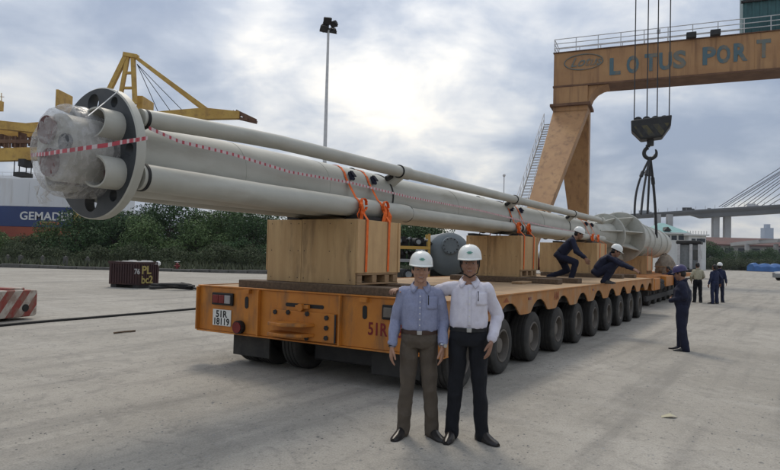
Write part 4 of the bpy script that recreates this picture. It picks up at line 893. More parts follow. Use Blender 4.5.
# chocks on the crates
for k, (u, l, va, vb) in enumerate(CR):
    zt2 = (2.125, 2.155, 2.20)[k]
    for j, (v, s) in enumerate(((-4.86, -1), (-5.84, 1))):
        f = Fr(u + .12, v, zt2 + .002); mb = MB(); mb.prism([(-.13, 0), (.13, 0), (.13 if s < 0 else .02, .055), (-.02 if s < 0 else -.13, .055)], lambda a, b, d: (d, -a, b), 0, l - .24)
        q = mb.build('chock', 'hose_black', loc=f.loc, rotz=TA); tag(q, 'dark chock wedged beneath the pipe on ' + ('the rear crate', 'the middle crate', 'the third crate')[k] + (', nearer side' if j == 0 else ', far side'), 'chock', 'chocks between crates and pipe')

# ------------------------------------------------------------------ the pipe assembly
AV = -5.35
def AZ(u): return 2.53 + .0048 * (u - 3.43)
PU = 3.47
P = Fr(PU, AV, 0); pa = thing('pipe_assembly', 'huge cream white steel pipe with side pipes and round end flange on crates', 'pipe assembly', P.loc, TA)
def pp(u, dv, dz): return P(u, AV + dv, AZ(u) + dz)
def ptube(name, pts, r, mat='pipe_paint', n=28, sm=40, parent=None):
    mb = MB(); mb.tube([pp(*q) for q in pts], r, n); return mb.build(name, mat, parent or pa, sm)
# end flange with holes
def boolean_cut(me, cutters):
    o = bpy.data.objects.new('tmp', me); COL.objects.link(o)
    cm = bpy.data.objects.new('tmpc', cutters); COL.objects.link(cm)
    b = o.modifiers.new('b', 'BOOLEAN'); b.object = cm; b.operation = 'DIFFERENCE'; b.solver = 'EXACT'
    bpy.context.view_layer.update(); dg = bpy.context.evaluated_depsgraph_get()
    nm = bpy.data.meshes.new_from_object(o.evaluated_get(dg)); bpy.data.objects.remove(o); bpy.data.objects.remove(cm); return nm
FR = .615
fm = MB().lathe([(FR - .012, -.003), (FR, .01), (FR, .085), (FR - .01, .095)], tuple(pp(PU, 0, 0)), 'X', 64).mesh('flange', ['pipe_paint', 'pipe_dark'])
cu = MB(); c0 = pp(PU, 0, 0)
holes = [(1.69, .48, .085), (4.64, .45, .095), (3.14, .47, .09), (0.0, .50, .06), (5.35, .50, .055), (3.95, .50, .055), (1.05, .52, .05), (2.35, .5, .055)]
for a, R_, r_ in holes: c = c0 + V((0, -math.cos(a) * R_, math.sin(a) * R_)); cu.cyl(c + V((-.1, 0, 0)), c + V((.3, 0, 0)), r_, n=24)
fm = boolean_cut(fm, cu.mesh('cut', 'pipe_dark'))
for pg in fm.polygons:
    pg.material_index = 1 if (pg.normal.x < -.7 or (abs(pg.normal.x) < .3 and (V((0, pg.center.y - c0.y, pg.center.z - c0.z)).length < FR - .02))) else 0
fm.shade_smooth(); fm.set_sharp_from_angle(angle=math.radians(35)); part('flange', fm, pa)
mb = MB(); mb.lathe([(.46, .096), (.46, .115), (.40, .13), (.385, .3)], tuple(c0), 'X', 48); mb.build('flange_collar', 'pipe_paint', pa, 40)
# dark-lined half pipe stubs that stand out of the flange towards the hub
for a, R_ in ((.62, .37), (-.55, .40), (PI - .6, .37), (PI + .6, .38)):
    ctr = c0 + V((0, -math.cos(a) * R_, math.sin(a) * R_)); mb = MB(); rs = []; RR, rr = .145, .128
    for x in (-.24, -.002):
        ring = []
        for rad, rng in ((RR, range(15)), (rr, range(14, -1, -1))):
            for j in rng: t = a + (j / 14 - .5) * 1.18 * PI; k = .04 * math.cos((j / 14 - .5) * PI) if x < -.1 else 0; ring.append(ctr + V((x + k, -math.cos(t) * rad, math.sin(t) * rad)))
        rs.append(ring)
    mb.rings(rs); mb.build('stub', 'pipe_paint', pa, 40)
    mb = MB(); mb.cyl(ctr + V((-.06, 0, 0)), ctr + V((-.004, 0, 0)), .112, n=20); mb.build('stub_liner', 'hub_red', pa, 40)
mb = MB(); mb.lathe([(.05, -.40), (.27, -.39), (.30, -.36), (.30, -.02), (.2, -.006)], tuple(c0), 'X', 40); hub = mb.build('hub', 'pipe_paint', pa, 40)
mb = MB(); mb.cyl(c0 + V((-.43, .08, .15)), c0 + V((-.385, .08, .15)), .125, n=20); mb.build('port', 'hub_red', hub, 40); mb = MB(); mb.cyl(c0 + V((-.43, .02, -.14)), c0 + V((-.385, .02, -.14)), .125, n=20); mb.build('port', 'hub_red', hub, 40); mb = MB(); mb.cyl(c0 + V((-.43, -.2, .02)), c0 + V((-.385, -.2, .02)), .075, n=20); mb.build('port', 'pipe_dark', hub, 40)
# crinkled clear film wrapped round the hub
mb = MB(); rs = []; n = 120
prof = [(.02, -.455), (.12, -.46), (.22, -.46), (.29, -.45), (.345, -.41), (.372, -.34), (.375, -.26), (.37, -.17), (.362, -.08), (.36, .02), (.33, .06)]
prof = [(p0[0] + (p1[0] - p0[0]) * k / 6, p0[1] + (p1[1] - p0[1]) * k / 6) for p0, p1 in zip(prof, prof[1:]) for k in range(6)]
for r_, h in prof:
    ring = []
    for j in range(n):
        a = 2 * PI * j / n; q = V((h, math.cos(a) * r_, math.sin(a) * r_)); k = min(1, r_ / .2)
        d = noise.noise(q * 3.2 + V((3, 1, 7))) * .009 + (1 - abs(noise.noise(V((h * 9 + a * 1.2, a * 2.2, r_ * 4))) ) * 2) * .006 + (1 - 2 * abs(noise.noise(V((h * 5, a * 7, r_ * 13))))) * .006
        sag = .045 * max(0, -math.sin(a)) * k; ring.append(c0 + V((h * .93 + .0 - d * .8, math.cos(a) * (r_ * 1.03 + d * k), math.sin(a) * (r_ * 1.03 + d * k + sag))))
    rs.append(ring)
mb.rings(rs); wr = tag(mb.build('plastic_wrap', 'plastic_film', smooth=60, loc=P.loc, rotz=TA), 'crinkled clear plastic wrapping tied over the hub of the big flange', 'plastic wrap')
mb = MB()
for j, (yy, z, l_) in enumerate(((.24, -.36, .12), (.16, -.38, .09), (.30, -.33, .16))):
    pts = [c0 + V((-.30 - .03 * j, yy, z)), c0 + V((-.34, yy + .03, z - l_ * .5)), c0 + V((-.31, yy + .02, z - l_))]; w2 = .05
    mb.add([pts[0] + V((0, -w2, 0)), pts[0] + V((0, w2, 0)), pts[1] + V((.03, w2 * .8, 0)), pts[1] + V((-.03, -w2 * .8, 0)), pts[2] + V((0, .02, 0)), pts[2] + V((.02, -.02, 0))], [(0, 1, 2, 3), (3, 2, 4, 5)])
q = mb.build('film_tail', 'plastic_film', wr)
# main tube in three welded lengths, seams as thin dark bands
ptube('main_tube', [(3.6, 0, 0), (8.16, 0, 0)], .37, n=48); ptube('main_tube', [(8.165, 0, 0), (13.3, 0, 0)], .368, n=48); ptube('main_tube', [(13.305, 0, 0), (18.2, 0, 0)], .366, n=48); ptube('main_tube', [(18.205, 0, 0), (21.9, 0, 0)], .366, n=48)
for u in (5.05, 6.6, 10.6, 15.8): ptube('weld_seam', [(u, 0, 0), (u + .02, 0, 0)], .373, n=48)
for u in (8.2, 13.35, 18.25): ptube('clamp_band', [(u, 0, 0), (u + .028, 0, 0)], .380, 'seam_black', n=48)
UPZ = lambda u: .30 + .10 * min(1, max(0, (u - 3.5) / 1.9)) ** .7
ups = [3.6, 4.0, 4.5, 5.0, 5.5, 7, 8.3, 10.5, 13.4, 16, 18.3, 21.7]
for s in (1, -1):
    ptube('upper_side_pipe', [(u, s * .45, UPZ(u)) for u in ups], .086)
    ptube('lower_side_pipe', [(3.6, s * .44, -.22), (5.4, s * .45, -.245), (8.5, s * .45, -.235)] if s > 0 else [(3.6, -.42, -.26), (5.4, -.42, -.285), (8.5, -.42, -.285)], [.125, .135, .13] if s > 0 else [.105] * 3)
    ptube('lower_side_pipe', [(8.5, s * .42, -.235), (13.7, s * .42, -.225), (18.4, s * .42, -.22), (22.2, s * .42, -.22)], .105)
    for u in (8.5, 13.7, 18.5): ptube('pipe_ring', [(u - .012, s * .44, -.235), (u + .012, s * .44, -.235)], .138 if u < 9 else .118, 'seam_black')
    for u in (8.3, 13.4, 18.3):
        ptube('bracket', [(u - .03, s * .23, .23), (u + .05, s * .45, .40)], [.11, .088]); ptube('bracket_saddle', [(u - .06, s * .45, .40), (u + .22, s * .45, .40)], .100)
        ptube('pipe_ring', [(u - .075, s * .45, .40), (u - .058, s * .45, .40)], .104, 'seam_black')
        ptube('bracket_bolt', [(u - .18, s * .30, .28), (u - .09, s * .33, .33)], .045, 'dark_steel', 10)
    ptube('pipe_ring', [(3.63, s * .44, -.22), (3.66, s * .44, -.22)], .133, 'seam_black'); ptube('pipe_ring', [(3.63, s * .45, .31), (3.66, s * .45, .31)], .093, 'seam_black')
    ptube('pipe_collar', [(21.6, s * .45, .40), (21.9, s * .45, .40)], .12)
# far end: ribbed transition, two round plates and a stepped nozzle
def plx(name, prof, mat='pipe_paint', n=48): mb = MB(); mb.lathe(prof, tuple(pp(PU, 0, 0)), 'X', n); q = mb.build(name, mat, pa, 35); q.location.z = .0048 * (prof[0][1]); return q
X = lambda u: u - PU
plx('transition_cone', [(.366, X(21.9)), (.40, X(22.3)), (.52, X(24.1))])
plx('inner_plate', [(.30, X(24.1)), (.78, X(24.105)), (.80, X(24.12)), (.80, X(24.2)), (.3, X(24.21))])
plx('transition_drum', [(.46, X(24.2)), (.50, X(26.95))])
plx('outer_plate', [(.30, X(26.95)), (1.03, X(26.96)), (1.05, X(26.98)), (1.05, X(27.1)), (.3, X(27.12))])
plx('nozzle', [(.78, X(27.12)), (.80, X(28.0)), (.86, X(28.02)), (.86, X(28.3)), (.80, X(28.32)), (.80, X(29.6)), (.85, X(29.62)), (.85, X(29.9)), (.78, X(29.92)), (.76, X(31.3)), (.80, X(31.32)), (.80, X(31.6)), (.75, X(31.62)), (.75, X(33.4)), (.79, X(33.42)), (.79, X(33.7)), (.74, X(33.72)), (.73, X(35.6)), (.78, X(35.62)), (.78, X(35.9)), (.72, X(35.92)), (.70, X(37.6)), (.55, X(37.9)), (.2, X(37.95))])
for k in range(8):
    a = k * PI / 4 + .2; d = V((0, -math.cos(a), math.sin(a))); c = pp(24.2, 0, 0); e1 = pp(26.94, 0, 0)
    mb = MB(); t = V((0, math.sin(a), math.cos(a))) * .02
    mb.hexa([c + d * .44 - t, e1 + d * .46 - t, e1 + d * .46 + t, c + d * .44 + t, c + d * .74 - t, e1 + d * .98 - t, e1 + d * .98 + t, c + d * .74 + t]); mb.build('gusset', 'pipe_paint', pa)
    c = pp(22.0, 0, 0); e1 = pp(24.09, 0, 0); mb = MB(); mb.hexa([c + d * .34 - t, e1 + d * .45 - t, e1 + d * .45 + t, c + d * .34 + t, c + d * .40 - t, e1 + d * .74 - t, e1 + d * .74 + t, c + d * .40 + t]); mb.build('gusset', 'pipe_paint', pa)

# ------------------------------------------------------------------ straps, tape
def ribbon(mb, pts, wv, mats=(0,), step=None):
    pts = [V(p) for p in pts]; wv = V(wv)
    if step:
        out_ = [pts[0]]
        for a, b in zip(pts, pts[1:]):
            n = max(1, int(round((b - a).length / step)))
            out_ += [a.lerp(b, (i + 1) / n) for i in range(n)]
        pts = out_
    for i in range(len(pts) - 1): mb.add([pts[i] - wv / 2, pts[i + 1] - wv / 2, pts[i + 1] + wv / 2, pts[i] + wv / 2], [(0, 1, 2, 3)], mats[i % len(mats)])
def strap(u, z_end, v_end, label, k, ang=0.10, mess=True):
    f = Fr(u, AV, 0); o = thing('lashing_strap', label, 'strap', f.loc, TA, 'orange lashing straps over the pipe'); za = AZ(u)
    q = lambda uu, dv, z: V((uu, -dv, z))
    pts = [q(.35, -.75, z_end)] + [q(.33 * (1 - t / 9) ** 1, math.cos(PI * (.93 - t / 9 * .78)) * .378, za + math.sin(PI * (.93 - t / 9 * .78)) * .378) for t in range(10)]
    lr_ = .139 if u < 8.5 else .113; lv, lz = (.45, -.235) if u < 8.5 else (.42, -.225)
    pts += [q(0, lv + math.cos(t) * lr_, za + lz + math.sin(t) * lr_) for t in (1.1, .7, .3, -.05)] + [q(0, v_end - AV + .02, za - .42), q(0, v_end - AV + .012, z_end)]
    mb = MB(); ribbon(mb, pts, (.05, 0, 0)); w_ = mb.build('webbing', 'strap_orange', o); m = w_.modifiers.new('s', 'SOLIDIFY'); m.thickness = .004; m.offset = 1
    a = q(.14, math.cos(PI * .22) * .40, za + math.sin(PI * .22) * .40); b = q(.10, math.cos(PI * .13) * .41, za + math.sin(PI * .13) * .41)
    mb = MB(); mb.bar(a, b, .06, .035); mb.bar(a + V((0, -.02, .02)), b + V((.02, -.035, .03)), .05, .015); mb.cyl(b + V((-.035, 0, 0)), b + V((.035, 0, 0)), .025, n=10); mb.build('ratchet', 'navy', o)
    if mess:
        r = random.Random(k); base = q(0, lv + lr_ + .015, za + lz - .02); mb = MB()
        for i in range(5):
            w0 = V((r.uniform(-.07, .09), -r.uniform(0, .03), r.uniform(-.02, .12))); ln = r.uniform(.16, .36)
            pts = [base + w0, base + w0 + V((r.uniform(-.04, .04), -.03, -ln * .4)), base + w0 + V((r.uniform(-.05, .05), -.02, -ln * .8)), base + w0 + V((r.uniform(-.06, .06), -.01, -ln))]
            a = r.uniform(-.9, .9); ribbon(mb, pts, (.055 * math.cos(a), .055 * math.sin(a), 0))
        lo = [base + V((.02 + .07 * math.cos(t), -.03, .04 + .09 * math.sin(t))) for t in [i * .5 for i in range(13)]]; ribbon(mb, lo, (0.01, .05, 0))
        t_ = mb.build('loose_tail', 'strap_orange', o); m = t_.modifiers.new('s', 'SOLIDIFY'); m.thickness = .005
        mb = MB(); mb.box(tuple(base + V((-.035, -.02, -.14))), tuple(base + V((.035, .01, -.06)))); mb.build('buckle', 'dark_steel', o, bevel=.006)
    return o
strap(6.99, 1.42, -4.65, 'first orange strap from the rear, hanging down the right side of the rear crate', 1)
strap(7.56, 1.42, -4.65, 'second orange strap from the rear, beside the front edge of the rear crate', 2)
strap(13.3, 1.42, -4.65, 'left orange strap over the pipe at the middle crate', 3); strap(13.95, 1.42, -4.65, 'right orange strap over the pipe at the middle crate', 4)
strap(20.05, 1.5, -4.55, 'orange strap at the crate behind the squatting worker, left one', 5); strap(20.8, 1.5, -4.55, 'orange strap at the crate behind the squatting worker, right one', 6)
def onv(x, y, v): d = ray(x, y); return CAM + d * ((v - CAM.dot(TN)) / d.dot(TN))
def onu(x, y, u): d = ray(x, y); return CAM + d * ((u - CAM.dot(TD)) / d.dot(TD))
mb = MB(); pts = [onv(x, y, v) for x, y, v in ((149, 128, -4.80), (180, 138, -4.84), (230, 153.5, -4.86), (290, 169, -4.88), (350, 182.5, -4.9), (410, 195, -4.9), (480, 210.5, -4.90), (540, 223.5, -4.9), (600, 237, -4.9))]
pts = [p_ - V((0, 0, .035 * math.sin(PI * i_ * .5) ** 2)) for i_, p_ in enumerate(pts)]; ribbon(mb, pts, (0, 0, .032), (0, 1, 1), .028)
q = mb.build('barrier_tape', ['tape_red', 'tape_white']); m = q.modifiers.new('s', 'SOLIDIFY'); m.thickness = .002; tag(q, 'red and white barrier tape stretched along the pipe from the flange', 'tape')
mb = MB(); pts = [onu(x, y, u) for x, y, u in ((31, 155, 3.10), (45, 154, 2.955), (60, 151.5, 2.93), (75, 149.5, 2.93), (92, 147, 2.95), (108, 145, 3.03), (120, 142.5, 3.10), (147.5, 138, 3.5))]
ribbon(mb, pts, (0, 0, .034), (0, 0, 1), .035)
q = mb.build('barrier_tape', ['tape_red', 'tape_white']); m = q.modifiers.new('s', 'SOLIDIFY'); m.thickness = .002; tag(q, 'red and white barrier tape tied round the plastic wrapped hub', 'tape')
mb = MB(); mb.tube([onu(118, 91, 3.46), onu(104, 103, 3.3), onu(88, 116, 3.02)], .005, 5)
tag(mb.build('cord', 'white_paint'), 'thin white cord tied from the top of the flange rim to the wrapped hub', 'cord')

# ------------------------------------------------------------------ front module, tractor and things beyond
f = Fr(22.4, -5.0, 0); o = thing('front_trailer', 'rusty orange front trailer module coupled ahead of the long trailer', 'trailer', f.loc, TA)
def fb(name, lo, hi, m, bev=.02):
    a, b = f(*lo), f(*hi); mb = MB(); mb.box([min(a[i], b[i]) for i in range(3)], [max(a[i], b[i]) for i in range(3)]); return mb.build(name, m, o, bevel=bev)
fb('drawbar', (22.4, -5.4, .55), (24.6, -4.6, .9), 'rusty_orange'); fb('deck', (24.0, -6.7, .92), (38.5, -3.75, 1.12), 'rusty_orange'); fb('side_box', (24.3, -3.745, .62), (25.6, -3.55, 1.05), 'trailer_yellow'); fb('side_box', (27.2, -3.745, .68), (30.2, -3.55, 1.10), 'trailer_yellow')
fb('under_frame', (24.2, -6.4, .55), (32.8, -4.1, .917), 'dark_steel'); fb('drop_frame', (24.1, -3.9, .2), (32.9, -3.8, .40), 'dark_steel')
mb = MB()
for i in range(9): a = f(26.2 + .1 * i, -3.7, .75 + .12 * math.sin(i * 2)); mb.sphere(a, .13, 8)
mb.build('hose_bundle', 'dark_steel', o)
for u in (25.2, 26.6, 28.0, 29.4, 30.8, 32.2):
    q = part('wheel', rim_me, o, f(u, -4.0, .40)); part('tyre', tyre_me, q)
for u, lab in ((28.2, 'plywood crate under the far stepped nozzle on the front module'),): crate(u, 1.5, -6.3, -4.45, 1.125, 1.90, lab)
strap(28.35, 1.25, -4.45, 'orange strap under the big round end plate', 7); strap(29.4, 1.25, -4.45, 'orange strap around the far stepped nozzle', 8)
f = Fr(75, -7.6, 0); o = thing('tractor_truck', 'grey tractor truck with pale side panels seen from behind beyond the pipe nozzle', 'truck', f.loc, TA)
fb('chassis', (70, -8.1, .7), (77.5, -7.0, 1.0), 'dark_steel'); fb('cab', (75, -8.7, 1.0), (77.2, -6.45, 3.7), 'vehicle_grey', .12); fb('roof_fairing', (74.6, -8.8, 3.705), (76.8, -6.3, 4.1), 'dark_steel', .12)
for va in (-8.68, -7.45, -6.62): fb('side_panel', (74.6, va, 1.0), (74.98, va + .3, 3.7), 'vehicle_white', .03)
fb('rear_window', (74.97, -7.1, 2.0), (74.997, -6.65, 3.1), 'glass_dark'); fb('side_window', (75.7, -6.449, 2.1), (76.7, -6.43, 3.0), 'glass_dark'); fb('air_tank', (73.2, -6.9, .6), (74.4, -6.5, 1.0), 'dark_steel', .08)
tw = MB().lathe([(a * 1.3, b) for a, b in tp], (0, 0, 0), 'Y', 28).mesh('wheel', 'tyre_rubber', 35)
for u in (71, 72.3, 76.7):
    for v in (-8.5, -6.7): part('wheel', tw, o, f(u, v, .52))
p = at(674, 252, 31.0); o = thing('cargo_bundle', 'tan canvas bundle heaped on the front module behind the pipe nozzle', 'bundle', L(32.2, -4.25, 1.13), TA)
mb = MB(); rs = []
for z, k in ((0, 1), (.15, 1.06), (.4, .98), (.62, .8), (.8, .5), (.88, .15)): rs.append([V((math.cos(t) * .7 * k, math.sin(t) * .42 * k, z + .02)) + V((noise.noise(V((t * 2, z * 6, 1))), noise.noise(V((t * 2.4, z * 6, 5))), noise.noise(V((t * 3, z * 5, 9))) * (z > 0))) * .12 for t in [2 * PI * j / 28 for j in range(28)]])
mb.rings(rs); mb.build('canvas', 'tan_cloth', o, 60); mb = MB(); mb.tube([V((math.cos(t) * .74, math.sin(t) * .47, .32)) for t in [2 * PI * j / 20 for j in range(20)]], .02, 6, closed=True); mb.build('rope_tie', 'timber_pale', o)

# machinery seen in the gap behind the trailer
p = at(449, 268, 21); p.z = 0; o = thing('grey_tank', 'blue grey round tank end behind the two front men', 'tank', p, .1)
tz = at(449, 254, 21).z
mb = MB(); mb.lathe([(.1, -.24), (.42, -.2), (.64, -.08), (.73, .04), (.73, 3), (.2, 3.2)], (0, 0, tz), 'Y', 40); mb.build('shell', 'tank_grey', o, 35); mb = MB(); mb.lathe([(.02, -.34), (.27, -.34), (.29, -.32), (.29, -.15)], (-.02, 0, tz + .28), 'Y', 24); mb.build('manhole_cover', 'tank_grey', o, 35)
mb = MB()
for i in range(12): mb = MB(); a = i * PI / 6; mb.cyl((-.02 + math.cos(a) * .24, -.37, tz + .28 + math.sin(a) * .24), (-.02 + math.cos(a) * .24, -.33, tz + .28 + math.sin(a) * .24), .02, n=6); mb.build('bolt', 'dark_steel', o)
for y in (.4, 2.2): mb = MB(); mb.box((-.7, y, 0), (.7, y + .25, tz - .55)); mb.build('cradle', 'dark_steel', o)
mb = MB(); mb.box((-.95, -.15, 0), (.95, .1, .14)); mb.build('skid', 'dark_steel', o)
p = at(408, 268, 20.5); p.z = 0; o = thing('steel_rack', 'yellow steel rack loaded with dark machine parts behind the trailer', 'rack', p, .05)
xa, xb = at(384, 250, 20.5).x - p.x, at(428, 250, 20.5).x - p.x
za_, zb_ = at(400, 247, 20.5).z, at(400, 260, 20.5).z; zc_ = at(400, 233, 20.5).z
for x in (xa, xb):
    for y in (0, .8): mb = MB(); mb.box((x, y, 0), (x + .08, y + .08, zc_)); mb.build('upright', 'crane_yellow', o)
for z, m in ((za_, 'crane_yellow'), (zb_, 'concrete_far'), (.8, 'crane_yellow')): mb = MB(); mb.box((xa, -.04, z - .06), (xb + .08, -.003, z + .04)); mb.build('beam', m, o); mb = MB(); mb.box((xa, 0.09, z), (xb + .08, .79, z + .03)); mb.build('shelf', 'dark_steel', o)
def engine(x, z, s, lab):
    e = thing('engine_part', lab, 'machine part', p + V((x, .4, z)), .3, 'dark machine parts on the yellow rack'); mb = MB()
    mb.box((-.22 * s, -.15 * s, 0), (.2 * s, .15 * s, .16 * s)); mb.cyl((-.1 * s, -.25 * s, .14 * s), (-.1 * s, .25 * s, .14 * s), .12 * s, n=14); mb.tube([(.15 * s, 0, .12 * s), (.28 * s, -.05 * s, .22 * s), (.38 * s, -.1 * s, .08 * s)], .05 * s, 8); mb.cyl((.05 * s, -.2 * s, .12 * s), (.05 * s, -.2 * s, .25 * s), .07 * s, n=10); mb.build('casting', 'hose_black', e, 40)
    mb = MB(); mb.cyl((-.1 * s, -.3 * s, .14 * s), (-.1 * s, -.25 * s, .14 * s), .07 * s, n=12); mb.sphere((.2 * s, -.2 * s, .2 * s), .04 * s, 8); mb.build('cover', 'vehicle_grey', e, 40)
engine(xa + .45, zb_ + .03, 1.2, 'left dark machine part on the middle shelf of the yellow rack'); engine(xa + 1.1, zb_ + .03, 1.1, 'right dark machine part on the middle shelf of the yellow rack')
engine(xa + .5, za_ + .03, 1.3, 'left dark machine part on the top shelf of the yellow rack'); engine(xa + 1.15, za_ + .03, 1.1, 'right dark machine part on the top shelf of the yellow rack'); engine(xa + .85, .83, 1.5, 'dark machine part on the lowest shelf of the rack')
p = at(545, 268, 22); p.z = 0; o = thing('winch', 'rust red winch with pale end cap seen left of the crouching worker', 'winch', p, -.4)
zw = at(545, 262, 22).z
mb = MB(); mb.cyl((-.5, 0, zw), (.5, 0, zw), .3, n=18); mb.build('drum', 'machine_red', o, 35)
for x in (-.55, .5): mb = MB(); mb.cyl((x, 0, zw), (x + .05, 0, zw), .48, n=22); mb.build('drum_flange', 'machine_red', o, 35); mb = MB(); mb.prism([(-.4, 0), (.4, 0), (.1, zw - .1), (-.1, zw - .1)], lambda a, b, d: (d, a, b), x - .06, x - .01); mb.build('stand', 'dark_steel', o)
mb = MB(); mb.sphere((.0, -.35, zw + .25), .2, 12); mb.build('cap', 'pipe_paint', o, 50)

# ------------------------------------------------------------------ people
def voxel(mb, name, mat, vox, smooth=4, fold=0.0, fseed=0.0, fscale=9.0, fst=(1, 1, .6)):
    me = mb.mesh('tmp', mat); o = bpy.data.objects.new('tmp', me); COL.objects.link(o)
    m = o.modifiers.new('r', 'REMESH'); m.mode = 'VOXEL'; m.voxel_size = vox; m.adaptivity = 0
    m = o.modifiers.new('s', 'SMOOTH'); m.factor = .5; m.iterations = smooth
    dg = bpy.context.evaluated_depsgraph_get(); dg.update()
    nm = bpy.data.meshes.new_from_object(o.evaluated_get(dg)); bpy.data.objects.remove(o); nm.name = name
    nm.materials.clear(); nm.materials.append(MT[mat])
    if fold:
        n = len(nm.vertices); co = np.empty(n * 3); no = np.empty(n * 3); nm.vertices.foreach_get('co', co); nm.vertex_normals.foreach_get('vector', no)
        co = co.reshape(-1, 3); no = no.reshape(-1, 3); d = np.empty(n)
        for i in range(n):
            q = V((co[i][0] * fst[0], co[i][1] * fst[1], co[i][2] * fst[2])) * fscale + V((fseed, fseed * .7, 0))
            a = noise.noise(q); d[i] = (1 - abs(a) * 2.2) * .55 + noise.noise(q * 2.3) * .45
        co += no * (d * fold)[:, None]; nm.vertices.foreach_set('co', co.ravel()); nm.update()
    nm.shade_smooth(); return nm
def limb(mb, pts, rad, n=14):
    pts = [V(p) for p in pts]
    for i, (p, r_) in enumerate(zip(pts, rad)):
        mb.sphere(p, r_, 12)
        if i: mb.cyl(pts[i - 1], p, rad[i - 1], r_, n)
def oval(mb, rings, n=20):   # rings: (centre, right unit, forward unit, rx, ry)
    rs = []
    for c, a, b, rx, ry in rings:
        rs.append([V(c) + V(a) * (math.copysign(abs(math.cos(t)) ** .85, math.cos(t)) * rx) + V(b) * (math.copysign(abs(math.sin(t)) ** .85, math.sin(t)) * ry) for t in [2 * PI * (j + .5) / n for j in range(n)]])
    mb.rings(rs)
def hand(mb, w, d, nrm, side, curl=.5, spread=.03, sc=1.0, tb=.5):
    """w wrist, d towards the fingers, nrm out of the palm, side towards the thumb"""
    w, d, nrm, side = V(w), V(d).normalized(), V(nrm), V(side); nrm = (nrm - d * nrm.dot(d)).normalized(); side = d.cross(nrm) * (1 if d.cross(nrm).dot(side) > 0 else -1)
    oval(mb, [(w + d * (t * sc), side, nrm, a * sc, b * sc) for t, a, b in ((-.01, .026, .019), (.02, .033, .017), (.05, .041, .0165), (.08, .041, .0145), (.093, .036, .011))], 12)
    for k, (off, ln) in enumerate(((.031, .070), (.0105, .080), (-.0105, .074), (-.031, .058))):
        p = w + d * (.086 * sc) + side * (off * sc); pts = [p - d * .03, p]; a = curl * (.75 + .12 * k); dd = d
        dd = (d + side * (off * spread * 75)).normalized(); ang = 0
        for s_, f_ in ((.45, .5), (.32, .9), (.23, .6)): ang += a * f_; pts.append(pts[-1] + (dd * math.cos(ang) + nrm * math.sin(ang)) * (ln * s_ * sc))
        limb(mb, pts, [.0090 * sc, .0088 * sc, .0082 * sc, .0076 * sc, .0064 * sc], 8)
    p = w + d * (.022 * sc) + side * (.024 * sc); t1 = (side * .75 + d * .7 + nrm * .35 * tb).normalized(); t2 = (side * .25 + d * .95 + nrm * .5 * tb).normalized()
    limb(mb, [p, p + t1 * (.042 * sc), p + t1 * (.042 * sc) + t2 * (.032 * sc), p + t1 * (.042 * sc) + t2 * (.056 * sc)], [.016 * sc, .0125 * sc, .0108 * sc, .008 * sc], 8)
